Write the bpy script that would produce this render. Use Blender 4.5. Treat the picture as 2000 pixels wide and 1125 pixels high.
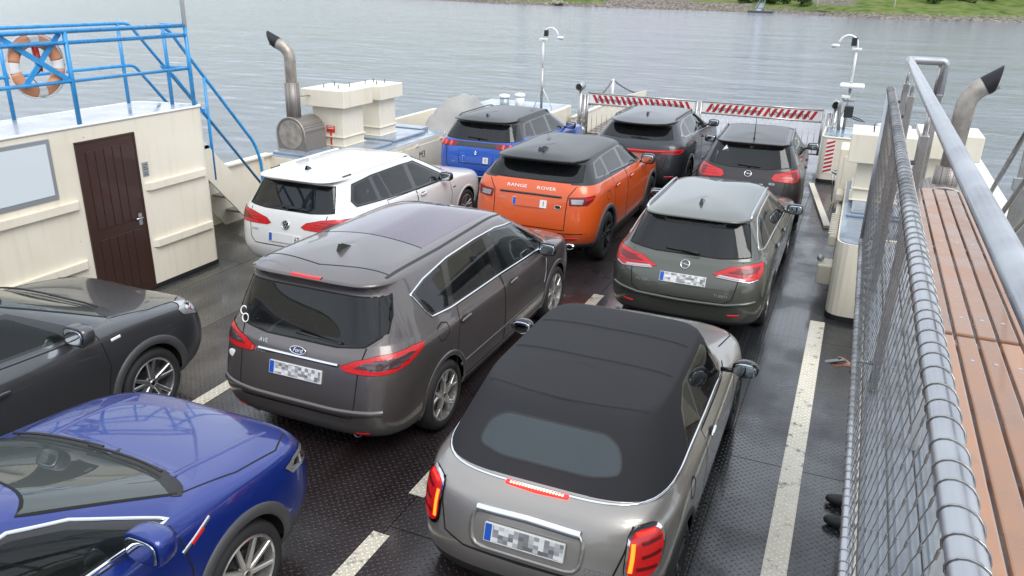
import bpy, bmesh, math, random
from mathutils import Vector, Matrix
from mathutils.bvhtree import BVHTree
random.seed(7)
for o in list(bpy.data.objects): bpy.data.objects.remove(o, do_unlink=True)
SC = bpy.context.scene
COL = SC.collection
R = math.radians

# ---------------------------------------------------------------- camera
cam = bpy.data.cameras.new('camera')
cam.sensor_width = 36.0; cam.sensor_fit = 'HORIZONTAL'
cam.lens = 1546.4 / 2000 * 36.0
cam.clip_start = 0.05; cam.clip_end = 4000
co = bpy.data.objects.new('camera', cam); COL.objects.link(co)
_r = Vector((0.9185794, 0.39465719, 0.02139119)); _u = Vector((-0.1599192, 0.32163331, 0.93326195)); _f = Vector((-0.36143842, 0.86069607, -0.35855899))
M = Matrix.Identity(4)
for i in range(3):
    M[i][0] = _r[i]; M[i][1] = _u[i]; M[i][2] = -_f[i]
M[2][3] = 3.8405
co.matrix_world = M
SC.camera = co

# ---------------------------------------------------------------- sky, sun, exposure (overcast, wet day)
wd = bpy.data.worlds.new('World'); SC.world = wd; wd.use_nodes = True
nt = wd.node_tree; nt.nodes.clear()
out = nt.nodes.new('ShaderNodeOutputWorld'); bg = nt.nodes.new('ShaderNodeBackground')
sky = nt.nodes.new('ShaderNodeTexSky'); sky.sky_type = 'NISHITA'; sky.sun_disc = False
SUN_EL, SUN_ROT = R(48), R(128)
sky.sun_elevation = SUN_EL; sky.sun_rotation = SUN_ROT
sky.air_density = 1.0; sky.dust_density = 1.5; sky.ozone_density = 1.0
hs = nt.nodes.new('ShaderNodeHueSaturation'); hs.inputs['Saturation'].default_value = 0.13
# a thick cloud cover evens the sky out: mix the clear-sky radiance with flat cloud white, broken by soft cloud bases
tc = nt.nodes.new('ShaderNodeTexCoord'); nz = nt.nodes.new('ShaderNodeTexNoise'); nz.inputs['Scale'].default_value = 2.2; nz.inputs['Detail'].default_value = 5
nt.links.new(tc.outputs['Generated'], nz.inputs['Vector'])
rmp = nt.nodes.new('ShaderNodeValToRGB')
rmp.color_ramp.elements[0].position = 0.3; rmp.color_ramp.elements[0].color = (4.6, 5.15, 5.9, 1)
rmp.color_ramp.elements[1].position = 0.7; rmp.color_ramp.elements[1].color = (7.9, 8.5, 9.3, 1)
nt.links.new(nz.outputs['Fac'], rmp.inputs['Fac'])
mx = nt.nodes.new('ShaderNodeMix'); mx.data_type = 'RGBA'; mx.inputs[0].default_value = 0.88
nt.links.new(sky.outputs[0], hs.inputs['Color']); nt.links.new(hs.outputs[0], mx.inputs[6]); nt.links.new(rmp.outputs[0], mx.inputs[7])
nt.links.new(mx.outputs[2], bg.inputs[0]); bg.inputs[1].default_value = 0.14
nt.links.new(bg.outputs[0], out.inputs[0])

sl = bpy.data.lights.new('sun', 'SUN'); sl.energy = 1.5; sl.angle = R(35); sl.color = (1.0, 0.98, 0.95)
so = bpy.data.objects.new('sun', sl); COL.objects.link(so)
_az = SUN_ROT
_d = Vector((math.sin(_az) * math.cos(SUN_EL), math.cos(_az) * math.cos(SUN_EL), math.sin(SUN_EL)))
so.rotation_euler = _d.to_track_quat('Z', 'Y').to_euler(); so.location = (0, 0, 30)
SC.view_settings.view_transform = 'Standard'; SC.view_settings.look = 'None'
SC.view_settings.gamma = 1.0; SC.view_settings.exposure = 0.58
SC.view_settings.use_curve_mapping = False
SC.render.engine = 'CYCLES'

# ---------------------------------------------------------------- materials
MATS = {}
def mat(name, col=(.5, .5, .5), rough=.5, metal=0., coat=0., crough=.03, spec=.5, emit=None, estr=0., alpha=None):
    if name in MATS: return MATS[name]
    m = bpy.data.materials.new(name); m.use_nodes = True
    b = m.node_tree.nodes['Principled BSDF']
    b.inputs['Base Color'].default_value = (*col, 1); b.inputs['Roughness'].default_value = rough
    b.inputs['Metallic'].default_value = metal; b.inputs['Coat Weight'].default_value = coat
    b.inputs['Coat Roughness'].default_value = crough; b.inputs['Specular IOR Level'].default_value = spec
    if emit: b.inputs['Emission Color'].default_value = (*emit, 1); b.inputs['Emission Strength'].default_value = estr
    MATS[name] = m
    return m
def N(m, t, **k):
    n = m.node_tree.nodes.new(t)
    for a, v in k.items():
        if hasattr(n, a): setattr(n, a, v)
        else: n.inputs[a.replace('_', ' ')].default_value = v
    return n
def L(m, a, b): m.node_tree.links.new(a, b)
def bsdf(m): return m.node_tree.nodes['Principled BSDF']
def ramp(m, fac, stops):
    r = N(m, 'ShaderNodeValToRGB')
    e = r.color_ramp.elements
    while len(e) < len(stops): e.new(.5)
    for el, (p, c) in zip(e, stops):
        el.position = p; el.color = c if len(c) == 4 else (*c, 1)
    L(m, fac, r.inputs['Fac'])
    return r
def drops(m, scale=70, strength=.35, dist=.004, coat=True, thresh=.42):
    """rain drops: rounded bumps of uneven size scattered by two voronoi layers"""
    tc = N(m, 'ShaderNodeTexCoord'); last = None
    for sc in (scale, scale * 2.1):
        v = N(m, 'ShaderNodeTexVoronoi'); v.inputs['Scale'].default_value = sc; v.inputs['Randomness'].default_value = 1.0
        L(m, tc.outputs['Object'], v.inputs['Vector'])
        # drop radius differs from cell to cell
        sx = N(m, 'ShaderNodeSeparateColor'); L(m, v.outputs['Color'], sx.inputs[0])
        mm = N(m, 'ShaderNodeMapRange'); mm.inputs['From Min'].default_value = .45; mm.inputs['From Max'].default_value = 1.; mm.inputs['To Min'].default_value = 0.; mm.inputs['To Max'].default_value = thresh
        L(m, sx.outputs[0], mm.inputs['Value'])
        d = N(m, 'ShaderNodeMath', operation='SUBTRACT'); L(m, mm.outputs[0], d.inputs[0]); L(m, v.outputs['Distance'], d.inputs[1])
        c = N(m, 'ShaderNodeMath', operation='MAXIMUM'); L(m, d.outputs[0], c.inputs[0]); c.inputs[1].default_value = 0.
        if last is None: last = c
        else:
            a = N(m, 'ShaderNodeMath', operation='ADD'); L(m, last.outputs[0], a.inputs[0]); L(m, c.outputs[0], a.inputs[1]); last = a
    bp = N(m, 'ShaderNodeBump'); bp.inputs['Strength'].default_value = strength; bp.inputs['Distance'].default_value = dist
    L(m, last.outputs[0], bp.inputs['Height'])
    b = bsdf(m)
    if coat: L(m, bp.outputs[0], b.inputs['Coat Normal'])
    else: L(m, bp.outputs[0], b.inputs['Normal'])
    return last
def paint(name, col, metal=.0, rough=.35, coat=1., dirt=.3, drop=.5):
    """car paint under clear coat, wet with rain, road film low on the sides; the inner side of the sheet is dark lining"""
    if name in MATS: return MATS[name]
    m = mat(name, col, rough, metal, coat, .04)
    b = bsdf(m)
    tc = N(m, 'ShaderNodeTexCoord')
    n = N(m, 'ShaderNodeTexNoise'); n.inputs['Scale'].default_value = 3.5; n.inputs['Detail'].default_value = 6; n.inputs['Roughness'].default_value = .65
    L(m, tc.outputs['Object'], n.inputs['Vector'])
    sp = N(m, 'ShaderNodeSeparateXYZ'); L(m, tc.outputs['Object'], sp.inputs[0])
    lo = N(m, 'ShaderNodeMapRange'); lo.inputs['From Min'].default_value = .75; lo.inputs['From Max'].default_value = .2
    L(m, sp.outputs['Z'], lo.inputs['Value'])
    mu = N(m, 'ShaderNodeMath', operation='MULTIPLY'); L(m, lo.outputs[0], mu.inputs[0]); L(m, n.outputs['Fac'], mu.inputs[1])
    mu2 = N(m, 'ShaderNodeMath', operation='MULTIPLY'); L(m, mu.outputs[0], mu2.inputs[0]); mu2.inputs[1].default_value = dirt * 2
    mixd = N(m, 'ShaderNodeMix', data_type='RGBA'); L(m, mu2.outputs[0], mixd.inputs[0])
    mixd.inputs[6].default_value = (*col, 1); mixd.inputs[7].default_value = (.09, .08, .07, 1)
    geo = N(m, 'ShaderNodeNewGeometry')
    mixb = N(m, 'ShaderNodeMix', data_type='RGBA'); L(m, geo.outputs['Backfacing'], mixb.inputs[0])
    L(m, mixd.outputs[2], mixb.inputs[6]); mixb.inputs[7].default_value = (.02, .02, .021, 1)
    L(m, mixb.outputs[2], b.inputs['Base Color'])
    cr = N(m, 'ShaderNodeMapRange'); cr.inputs['To Min'].default_value = .01; cr.inputs['To Max'].default_value = .07
    L(m, n.outputs['Fac'], cr.inputs['Value']); L(m, cr.outputs[0], b.inputs['Coat Roughness'])
    iv = N(m, 'ShaderNodeMath', operation='SUBTRACT'); iv.inputs[0].default_value = coat; L(m, geo.outputs['Backfacing'], iv.inputs[1]); iv.use_clamp = True
    L(m, iv.outputs[0], b.inputs['Coat Weight'])
    drops(m, 75, drop, .004)
    return m
def glass(name, tint=(.02, .025, .027), trans=.12, rough=.015, drop=.13):
    """tinted car glass: part lets the cabin through, the rest is a dark mirror to the sky"""
    if name in MATS: return MATS[name]
    m = mat(name, tint, rough, 0, 0, spec=.5)
    b = bsdf(m); o = m.node_tree.nodes['Material Output']
    t = N(m, 'ShaderNodeBsdfTransparent'); t.inputs[0].default_value = (.62, .72, .70, 1)
    g = N(m, 'ShaderNodeBsdfGlossy'); g.inputs['Roughness'].default_value = rough
    ms = N(m, 'ShaderNodeMixShader'); ms.inputs[0].default_value = trans
    fr = N(m, 'ShaderNodeFresnel'); fr.inputs[0].default_value = 1.5
    m2 = N(m, 'ShaderNodeMixShader'); L(m, fr.outputs[0], m2.inputs[0])
    L(m, t.outputs[0], m2.inputs[1]); L(m, g.outputs[0], m2.inputs[2])
    L(m, b.outputs[0], ms.inputs[1]); L(m, m2.outputs[0], ms.inputs[2])
    L(m, ms.outputs[0], o.inputs['Surface'])
    drops(m, 60, drop, .004, coat=False)
    return m

# ---------------------------------------------------------------- mesh helpers
def obj(name, bm, m, parent=None, smooth=False, normals=None):
    me = bpy.data.meshes.new(name)
    if isinstance(bm, bmesh.types.BMesh):
        bm.to_mesh(me); bm.free()
    else: me = bm
    if smooth:
        me.polygons.foreach_set('use_smooth', [True] * len(me.polygons))
    if m is not None: me.materials.append(MATS[m] if isinstance(m, str) else m)
    if normals: me.normals_split_custom_set_from_vertices(normals)
    o = bpy.data.objects.new(name, me); COL.objects.link(o)
    if parent: o.parent = parent
    return o
def empty(name, loc=(0, 0, 0), rz=0):
    o = bpy.data.objects.new(name, None); COL.objects.link(o); o.location = loc; o.rotation_euler = (0, 0, rz); o.empty_display_size = .1
    return o
def tag(o, label, cat, group=None, kind=None):
    o['label'] = label; o['category'] = cat
    if group: o['group'] = group
    if kind: o['kind'] = kind
    return o
def struct(o):
    o['kind'] = 'structure'; return o
def bx(bm, lo, hi, bevel=0., seg=1):
    r = bmesh.ops.create_cube(bm, size=1)
    vs = r['verts']
    for v in vs:
        for i in range(3): v.co[i] = lo[i] if v.co[i] < 0 else hi[i]
    if bevel:
        es = {e for v in vs for e in v.link_edges}
        bmesh.ops.bevel(bm, geom=list(es), offset=bevel, segments=seg, profile=.5, affect='EDGES')
    return bm
def box(name, lo, hi, m, parent=None, bevel=0., seg=2):
    bm = bmesh.new(); bx(bm, lo, hi, bevel, seg)
    return obj(name, bm, m, parent, smooth=False)
def frame_at(d):
    d = d.normalized(); a = Vector((0, 0, 1)) if abs(d.z) < .95 else Vector((1, 0, 0))
    s = d.cross(a).normalized(); return s, s.cross(d).normalized()
def tube(bm, pts, r, n=10, closed=False, cap=True, rs=None):
    """round tube along a polyline with mitred joints"""
    pts = [Vector(p) for p in pts]; k = len(pts); rings = []
    s = None
    for i, p in enumerate(pts):
        if closed: d = (pts[(i + 1) % k] - pts[i - 1])
        elif i == 0: d = pts[1] - pts[0]
        elif i == k - 1: d = pts[-1] - pts[-2]
        else: d = (pts[i + 1] - pts[i]).normalized() + (pts[i] - pts[i - 1]).normalized()
        d.normalize()
        if s is None: s, u = frame_at(d)
        else:
            s = (s - d * s.dot(d)).normalized(); u = s.cross(d)
        rr = rs[i] if rs else r
        rings.append([bm.verts.new(p + (s * math.cos(t) + u * math.sin(t)) * rr) for t in (2 * math.pi * j / n for j in range(n))])
    m = k if closed else k - 1
    for i in range(m):
        a, b = rings[i], rings[(i + 1) % k]
        for j in range(n): bm.faces.new((a[j], a[(j + 1) % n], b[(j + 1) % n], b[j]))
    if cap and not closed:
        bm.faces.new(rings[0][::-1]); bm.faces.new(rings[-1])
    return bm
def arc(pts, r, n=5):
    """polyline with rounded corners of radius r"""
    pts = [Vector(p) for p in pts]; o = [pts[0]]
    for a, b, c in zip(pts, pts[1:], pts[2:]):
        d1 = (a - b); d2 = (c - b); q = min(r, d1.length * .49, d2.length * .49)
        p1 = b + d1.normalized() * q; p2 = b + d2.normalized() * q
        for i in range(n + 1):
            t = i / n; o.append(p1 * (1 - t) ** 2 + b * 2 * t * (1 - t) + p2 * t * t)
    o.append(pts[-1]); return o
def pipe(name, pts, r, m, parent=None, n=10, closed=False, rs=None):
    bm = bmesh.new(); tube(bm, pts, r, n, closed, rs=rs)
    bmesh.ops.recalc_face_normals(bm, faces=bm.faces)
    o = obj(name, bm, m, parent, smooth=True)
    sharp_caps(o); return o
def sharp_caps(o):
    me = o.data
    for p in me.polygons:
        if len(p.vertices) > 4: p.use_smooth = False
def blob(bm, c, d, n=3., seg=14, rot=None, n2=None):
    """superellipsoid: c centre, d half sizes"""
    n2 = n2 or n
    def f(t, e): return math.copysign(abs(t) ** (2 / e), t)
    vs = []
    for i in range(seg + 1):
        la = -math.pi / 2 + math.pi * i / seg; row = []
        for j in range(seg * 2):
            lo = math.pi * j / seg
            p = Vector((d[0] * f(math.cos(la), n2) * f(math.cos(lo), n), d[1] * f(math.cos(la), n2) * f(math.sin(lo), n), d[2] * f(math.sin(la), n2)))
            if rot: p = rot @ p
            row.append(bm.verts.new(p + Vector(c)))
        vs.append(row)
    for i in range(seg):
        for j in range(seg * 2):
            bm.faces.new((vs[i][j], vs[i][(j + 1) % (seg * 2)], vs[i + 1][(j + 1) % (seg * 2)], vs[i + 1][j]))
    bmesh.ops.remove_doubles(bm, verts=[v for r_ in (vs[0], vs[-1]) for v in r_], dist=1e-5)
    return bm
def lathe(bm, prof, n=32, axis='x', c=(0, 0, 0), close=False):
    """profile of (radius, along) turned about an axis"""
    rings = []
    for r_, a in prof:
        ring = []
        for j in range(n):
            t = 2 * math.pi * j / n; p = (a, r_ * math.cos(t), r_ * math.sin(t))
            if axis == 'y': p = (p[2], p[0], p[1])
            if axis == 'z': p = (p[1], p[2], p[0])
            ring.append(bm.verts.new(Vector(p) + Vector(c)))
        rings.append(ring)
    for a, b in zip(rings, rings[1:]):
        for j in range(n): bm.faces.new((a[j], a[(j + 1) % n], b[(j + 1) % n], b[j]))
    if close:
        bm.faces.new(rings[0][::-1]); bm.faces.new(rings[-1])
    return bm
def prism(bm, poly, d, mapf):
    """extrude a 2-d outline: mapf(u, v, t) -> point, t in (0, d)"""
    a = [bm.verts.new(mapf(u, v, 0)) for u, v in poly]; b = [bm.verts.new(mapf(u, v, d)) for u, v in poly]
    n = len(poly)
    bm.faces.new(a[::-1]); bm.faces.new(b)
    for i in range(n): bm.faces.new((a[i], a[(i + 1) % n], b[(i + 1) % n], b[i]))
    bmesh.ops.recalc_face_normals(bm, faces=bm.faces)
    return bm
def rpoly(pts, r=.03, n=4):
    """round the corners of a closed 2-d outline"""
    k = len(pts); o = []
    for i in range(k):
        a, b, c = Vector(pts[i - 1]), Vector(pts[i]), Vector(pts[(i + 1) % k])
        d1, d2 = a - b, c - b; q = min(r, d1.length * .45, d2.length * .45)
        p1, p2 = b + d1.normalized() * q, b + d2.normalized() * q
        for j in range(n + 1):
            t = j / n; p = p1 * (1 - t) ** 2 + b * 2 * t * (1 - t) + p2 * t * t; o.append((p.x, p.y))
    return o
def text_mesh(s, size, depth=.002, shear=0.):
    cu = bpy.data.curves.new('lettering', 'FONT'); cu.body = s; cu.size = size; cu.extrude = depth; cu.shear = shear
    cu.align_x = 'CENTER'; cu.align_y = 'CENTER'; cu.resolution_u = 2
    o = bpy.data.objects.new('lettering', cu); COL.objects.link(o)
    me = bpy.data.meshes.new_from_object(o.evaluated_get(bpy.context.evaluated_depsgraph_get()))
    bpy.data.objects.remove(o, do_unlink=True); bpy.data.curves.remove(cu)
    return me
def lettering(name, s, size, m, parent, origin, xdir, updir, depth=.002, sx=1., shear=0.):
    """raised or printed letters on a surface; xdir is the reading direction"""
    me = text_mesh(s, size, depth, shear)
    X = Vector(xdir).normalized(); Yv = Vector(updir); Yv = (Yv - X * Yv.dot(X)).normalized(); Z = X.cross(Yv)
    mm = Matrix((X * sx, Yv, Z)).transposed().to_4x4(); mm.translation = Vector(origin)
    me.transform(mm)
    return obj(name, me, m, parent)
# ================================================================= river, far bank
m = mat('water', (.195, .215, .255), .07, spec=.5)
bsdf(m).inputs['IOR'].default_value = 1.33
tc = N(m, 'ShaderNodeTexCoord'); mp = N(m, 'ShaderNodeMapping'); mp.inputs['Scale'].default_value = (.55, 1.15, 1.); mp.inputs['Rotation'].default_value = (0, 0, R(14))
L(m, tc.outputs['Object'], mp.inputs[0])
n1 = N(m, 'ShaderNodeTexNoise'); n1.inputs['Scale'].default_value = .9; n1.inputs['Detail'].default_value = 8; n1.inputs['Roughness'].default_value = .62; n1.inputs['Distortion'].default_value = .6
n2 = N(m, 'ShaderNodeTexNoise'); n2.inputs['Scale'].default_value = .16; n2.inputs['Detail'].default_value = 3
L(m, mp.outputs[0], n1.inputs['Vector']); L(m, mp.outputs[0], n2.inputs['Vector'])
ad = N(m, 'ShaderNodeMath', operation='MULTIPLY_ADD'); L(m, n2.outputs['Fac'], ad.inputs[0]); ad.inputs[1].default_value = 2.6; L(m, n1.outputs['Fac'], ad.inputs[2])
bp = N(m, 'ShaderNodeBump'); bp.inputs['Strength'].default_value = .85; bp.inputs['Distance'].default_value = .26
L(m, ad.outputs[0], bp.inputs['Height']); L(m, bp.outputs[0], bsdf(m).inputs['Normal'])
bm = bmesh.new(); v = [bm.verts.new(p) for p in ((-1500, -300, -1.1), (1500, -300, -1.1), (1500, 1800, -1.1), (-1500, 1800, -1.1))]; bm.faces.new(v)
struct(obj('river_water', bm, m))

SH = [(-1500, 330), (-400, 300), (-200, 262), (-130, 222), (-84, 200), (-52, 198), (-22, 200), (0, 183), (14, 186), (30, 192), (80, 196), (200, 190), (1500, 170)]
def shore(x):
    for (a, b), (c_, d) in zip(SH, SH[1:]):
        if a <= x <= c_:
            t = (x - a) / (c_ - a); t = t * t * (3 - 2 * t); return b + (d - b) * t
    return SH[-1][1]
def bank_z(x, d):
    if d < 0: return -1.1 + d * .2
    g = 1.6 + .5 * math.sin(x * .11)
    z = -1.1 + min(d, 5) * .30 + max(0, min(d - 5, 22)) * .10 + max(0, d - 27) * .035
    return z + .12 * math.sin(x * .8 + d) + .1 * math.sin(x * 2.1 + d * 1.7)
m = mat('river_bank', (.1, .12, .05), .95, spec=.1)
tc = N(m, 'ShaderNodeTexCoord'); g = N(m, 'ShaderNodeTexNoise'); g.inputs['Scale'].default_value = .35; g.inputs['Detail'].default_value = 8; L(m, tc.outputs['Object'], g.inputs['Vector'])
cg = ramp(m, g.outputs['Fac'], [(.3, (.055, .085, .022)), (.5, (.11, .155, .035)), (.62, (.15, .17, .06)), (.75, (.17, .14, .09))])
g2 = N(m, 'ShaderNodeTexNoise'); g2.inputs['Scale'].default_value = 1.6; g2.inputs['Detail'].default_value = 8; L(m, tc.outputs['Object'], g2.inputs['Vector'])
cs = ramp(m, g2.outputs['Fac'], [(.3, (.06, .05, .045)), (.5, (.17, .145, .125)), (.7, (.30, .265, .235))])
at_ = N(m, 'ShaderNodeAttribute'); at_.attribute_name = 'stone'
mi = N(m, 'ShaderNodeMix', data_type='RGBA'); L(m, at_.outputs['Fac'], mi.inputs[0]); L(m, cg.outputs[0], mi.inputs[6]); L(m, cs.outputs[0], mi.inputs[7]); L(m, mi.outputs[2], bsdf(m).inputs['Base Color'])
bm = bmesh.new(); st = bm.verts.layers.float.new('stone')
xs = [-1500, -900, -600, -400, -300, -240] + [-200 + i * 2.5 for i in range(121)] + [130, 180, 250, 400, 700, 1500]
ds = [-6, -2, 0, .7, 1.4, 2.2, 3, 4, 5, 7, 9, 12, 16, 20, 25, 30, 40, 60, 90, 140, 250, 500, 900]
gr = []
rr = random.Random(4)
for x in xs:
    row = []
    for d in ds:
        jit = rr.uniform(-.25, .25) if -1 < d < 6 else 0
        vv = bm.verts.new((x + rr.uniform(-.5, .5) * (abs(x) < 150), shore(x) + d + jit, bank_z(x, d) + (rr.uniform(-.12, .16) if 0 <= d < 6 else rr.uniform(-.05, .1))))
        s_ = 1. if d < 1.6 else (.6 if d < 3.1 else 0.)
        if -62 < x < -40 and d < 26: s_ = 1.                 # paved slip
        if -40 <= x < -27 and d < 9: s_ = .9
        if 1 < x < 9 and 12 < d: s_ = 0.
        if -16 < x < -4 and d > 9: s_ = .85                     # gravel lot behind
        vv[st] = s_; row.append(vv)
    gr.append(row)
for a, b in zip(gr, gr[1:]):
    for i in range(len(ds) - 1): bm.faces.new((a[i], b[i], b[i + 1], a[i + 1]))
struct(obj('river_bank', bm, m, smooth=True))

# trees and bushes on the bank: trunk, limbs, a crown of small leaf faces
m = mat('leaves', (.06, .10, .025), .8, spec=.2)
oi = N(m, 'ShaderNodeObjectInfo'); tcn = N(m, 'ShaderNodeNewGeometry')
cr = ramp(m, tcn.outputs['Random Per Island'], [(0, (.028, .055, .014)), (.6, (.055, .095, .022)), (1, (.11, .15, .04))]); L(m, cr.outputs[0], bsdf(m).inputs['Base Color'])
mat('bark', (.07, .055, .04), .9)
def crown_mesh(seed, rx, rz, n, leaf):
    r_ = random.Random(seed); bm = bmesh.new()
    cl = [(Vector((r_.gauss(0, .42), r_.gauss(0, .42), r_.uniform(-.7, .8))), r_.uniform(.28, .5)) for _ in range(13)]
    for i in range(n):
        c_, q = cl[r_.randrange(len(cl))]
        d = Vector((r_.gauss(0, 1), r_.gauss(0, 1), r_.gauss(0, 1))).normalized() * q * r_.uniform(.6, 1.05)
        p = c_ + d; p = Vector((p.x * rx, p.y * rx, p.z * rz))
        a = Vector((r_.gauss(0, 1), r_.gauss(0, 1), r_.gauss(0, .7))).normalized(); b = a.orthogonal().normalized(); s_ = leaf * r_.uniform(.6, 1.3)
        bm.faces.new([bm.verts.new(p + a * s_), bm.verts.new(p + b * s_ * .7), bm.verts.new(p - a * s_), bm.verts.new(p - b * s_ * .7)])
    me = bpy.data.meshes.new('crown'); bm.to_mesh(me); bm.free(); me.materials.append(MATS['leaves']); return me
TREES = [crown_mesh(s_, 4.2, 5., 2600, .42) for s_ in (1, 2, 3)]
BUSH = [crown_mesh(s_, 1.5, 1.0, 900, .17) for s_ in (5, 6)]
def tree(x, d, h, k, label, group, big=True):
    y = shore(x) + d; z = bank_z(x, d) - .1
    t = empty('tree' if big else 'bush', (x, y, z)); tag(t, label, 'tree' if big else 'bush', group)
    if big:
        bm = bmesh.new(); tube(bm, [(0, 0, 0), (.1, 0, h * .25), (.0, .1, h * .6)], .3, 8, rs=[.38, .28, .12])
        for a in range(5): tube(bm, [(0.05, 0, h * (.28 + .05 * a)), (math.cos(a * 2.3) * 1.8, math.sin(a * 2.3) * 1.8, h * (.5 + .05 * a))], .1, 6, rs=[.12, .04])
        obj('trunk', bm, 'bark', t, smooth=True)
    else:
        bm = bmesh.new(); tube(bm, [(0, 0, -.1), (.05, 0, .5)], .05, 6); obj('stem', bm, 'bark', t)
    c_ = bpy.data.objects.new('crown', (TREES if big else BUSH)[k % (3 if big else 2)]); COL.objects.link(c_); c_.parent = t
    c_.location = (0, 0, h * .62 if big else .7 * h); c_.rotation_euler = (0, 0, k * 1.7); s_ = h / 10 if big else h
    c_.scale = (s_, s_, s_)
    return t
tl = [(-2.5, 38, 13), (6, 44, 15), (13, 40, 12), (19, 46, 16), (25, 42, 13), (31, 50, 16), (38, 45, 14), (47, 48, 17)]
for k, (x, d, h) in enumerate(tl):
    tree(x, d, h, k, ['leftmost tree of the row behind the gravel lot on the far bank', 'broad tree on the far bank behind the right white pole', 'short tree on the far bank, third from the left in the row', 'tall tree on the far bank, middle of the tree row', 'low dark tree on the far bank, fifth from the left', 'large tree on the far bank near the right edge', 'tree on the far bank at the right edge of the picture', 'tall tree on the far bank just past the right edge'][k], 'trees on the far bank')
bl = [(-29, 9, 1.2), (-26, 10, 1.6), (-22, 8, 1.5), (-19, 9, 1.2), (-14.5, 7, 1.5), (-86, 8, 1.2), (-68, 9, 1.0), (12, 20, 1.4), (18, 24, 1.6), (24, 26, 1.3)]
bn = ['green bush left of the gangway on the far bank', 'large green bush beside the gangway head', 'green bush just right of the gangway', 'low bush between the gangway and the left white pole', 'round dark bush left of the left white pole', 'bush at the left end of the far bank', 'small bush above the stone heap on the far bank', 'bush in the meadow right of the right white pole', 'larger bush in the middle of the right meadow', 'bush in the meadow near the right picture edge']
for k, (x, d, h) in enumerate(bl): tree(x, d, h, k, bn[k], 'bushes on the far bank', False)
mat('pole_white', (.75, .73, .66), .5)
for k, (x, d) in enumerate(((-11.2, 5), (4.2, 9))):
    z = bank_z(x, d); bm = bmesh.new(); tube(bm, [(0, 0, -.3), (0, 0, 4.5), (.05, 0, 7)], .09, 8, rs=[.13, .11, .08]); blob(bm, (.3, 0, 7), (.4, .12, .08), 2.5, 6)
    o = empty('lamp_post', (x, shore(x) + d, z)); obj('pole', bm, 'pole_white', o, True); tag(o, ['white pole on the far bank beside the gravel lot', 'white pole on the far bank in the meadow'][k], 'pole', 'white poles on the far bank')
def far_car(x, d, kind, col, label):
    o = empty('parked_car', (x, shore(x) + d, bank_z(x, d) - .02), R(80)); tag(o, label, 'car', 'cars parked on the far bank')
    h = 2.2 if kind else 1.45
    prof = [(-2.2, .3), (2.2, .3), (2.25, .8), (1.6, .95), (.8 if not kind else 1.5, h), (-1.5 if not kind else -2.1, h), (-2.2, .95)]
    bm = bmesh.new(); prism(bm, rpoly(prof, .15, 2), 1.7, lambda u, v, t: Vector((t - .85, u, v))); obj('body', bm, mat('far_' + str(col), col, .3, coat=.6), o)
    bm = bmesh.new(); prism(bm, [(-1.7, 1.0), (1.1, 1.0), (.6, h - .12), (-1.3, h - .12)], 1.74, lambda u, v, t: Vector((t - .87, u, v))); obj('window', bm, 'black_gloss', o)
    for y in (-1.4, 1.4):
        for sx in (-1, 1):
            bm = bmesh.new(); lathe(bm, [(.001, 0), (.32, 0), (.32, .2), (.001, .2)], 16, 'x', (sx * .78 - .1, y, .32)); obj('wheel', bm, 'black_matt', o)
mat('black_gloss', (.012, .012, .013), .12, coat=.6); mat('black_matt', (.018, .018, .019), .55)
far_car(-19.5, 24, 0, (.10, .32, .38), 'turquoise car parked behind the bushes on the far bank')
far_car(-24, 25, 1, (.72, .72, .72), 'white van parked behind the gangway on the far bank')
far_car(-13.5, 27, 0, (.70, .70, .70), 'white car parked left of the left white pole on the far bank')
far_car(-4.5, 26, 1, (.68, .68, .66), 'white van parked at the right end of the gravel lot')
far_car(-8.5, 30, 0, (.03, .03, .035), 'black car parked in the middle of the gravel lot')
mat('gang_metal', (.35, .42, .5), .4, .6)
o = empty('gangway', (-24, shore(-24), 0)); tag(o, 'metal gangway with railings leading to a small pontoon on the far bank', 'gangway')
bm = bmesh.new(); bx(bm, (-.6, -1.5, -.9), (.6, 7, -.8)); bm.transform(Matrix.Rotation(R(14), 4, 'X')); obj('walkway', bm, 'gang_metal', o)
for sx in (-.6, .6):
    bm = bmesh.new(); tube(bm, [(sx, -1.5, .2), (sx, 7, .2)], .05, 6)
    for y in (-1.4, 0, 1.4, 2.8, 4.2, 5.6, 6.9): tube(bm, [(sx, y, -.85), (sx, y, .2)], .03, 6)
    bm.transform(Matrix.Rotation(R(14), 4, 'X')); obj('railing', bm, 'gang_metal', o)
bm = bmesh.new(); bx(bm, (-2, -3.5, -1.2), (3.5, -1.2, -.7), .08); obj('pontoon', bm, mat('pontoon', (.05, .055, .06), .6), o)
mat('stone_heap', (.30, .26, .21), .9)
o = empty('stone_heap', (-74, shore(-74) + .5, -1.0)); tag(o, 'heap of pale broken stones at the far waterline', 'stones')
rr = random.Random(11)
for k in range(14):
    bm = bmesh.new(); bmesh.ops.create_icosphere(bm, subdivisions=1, radius=1)
    for v in bm.verts: v.co *= rr.uniform(.7, 1.2)
    s_ = rr.uniform(.3, .75); q = obj('stone', bm, 'stone_heap', o); q.location = (rr.uniform(-3, 3), rr.uniform(-.6, 1.2), rr.uniform(.0, .9)); q.scale = (s_ * 1.3, s_, s_ * .8); q.rotation_euler = (0, 0, rr.uniform(0, 6))

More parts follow.
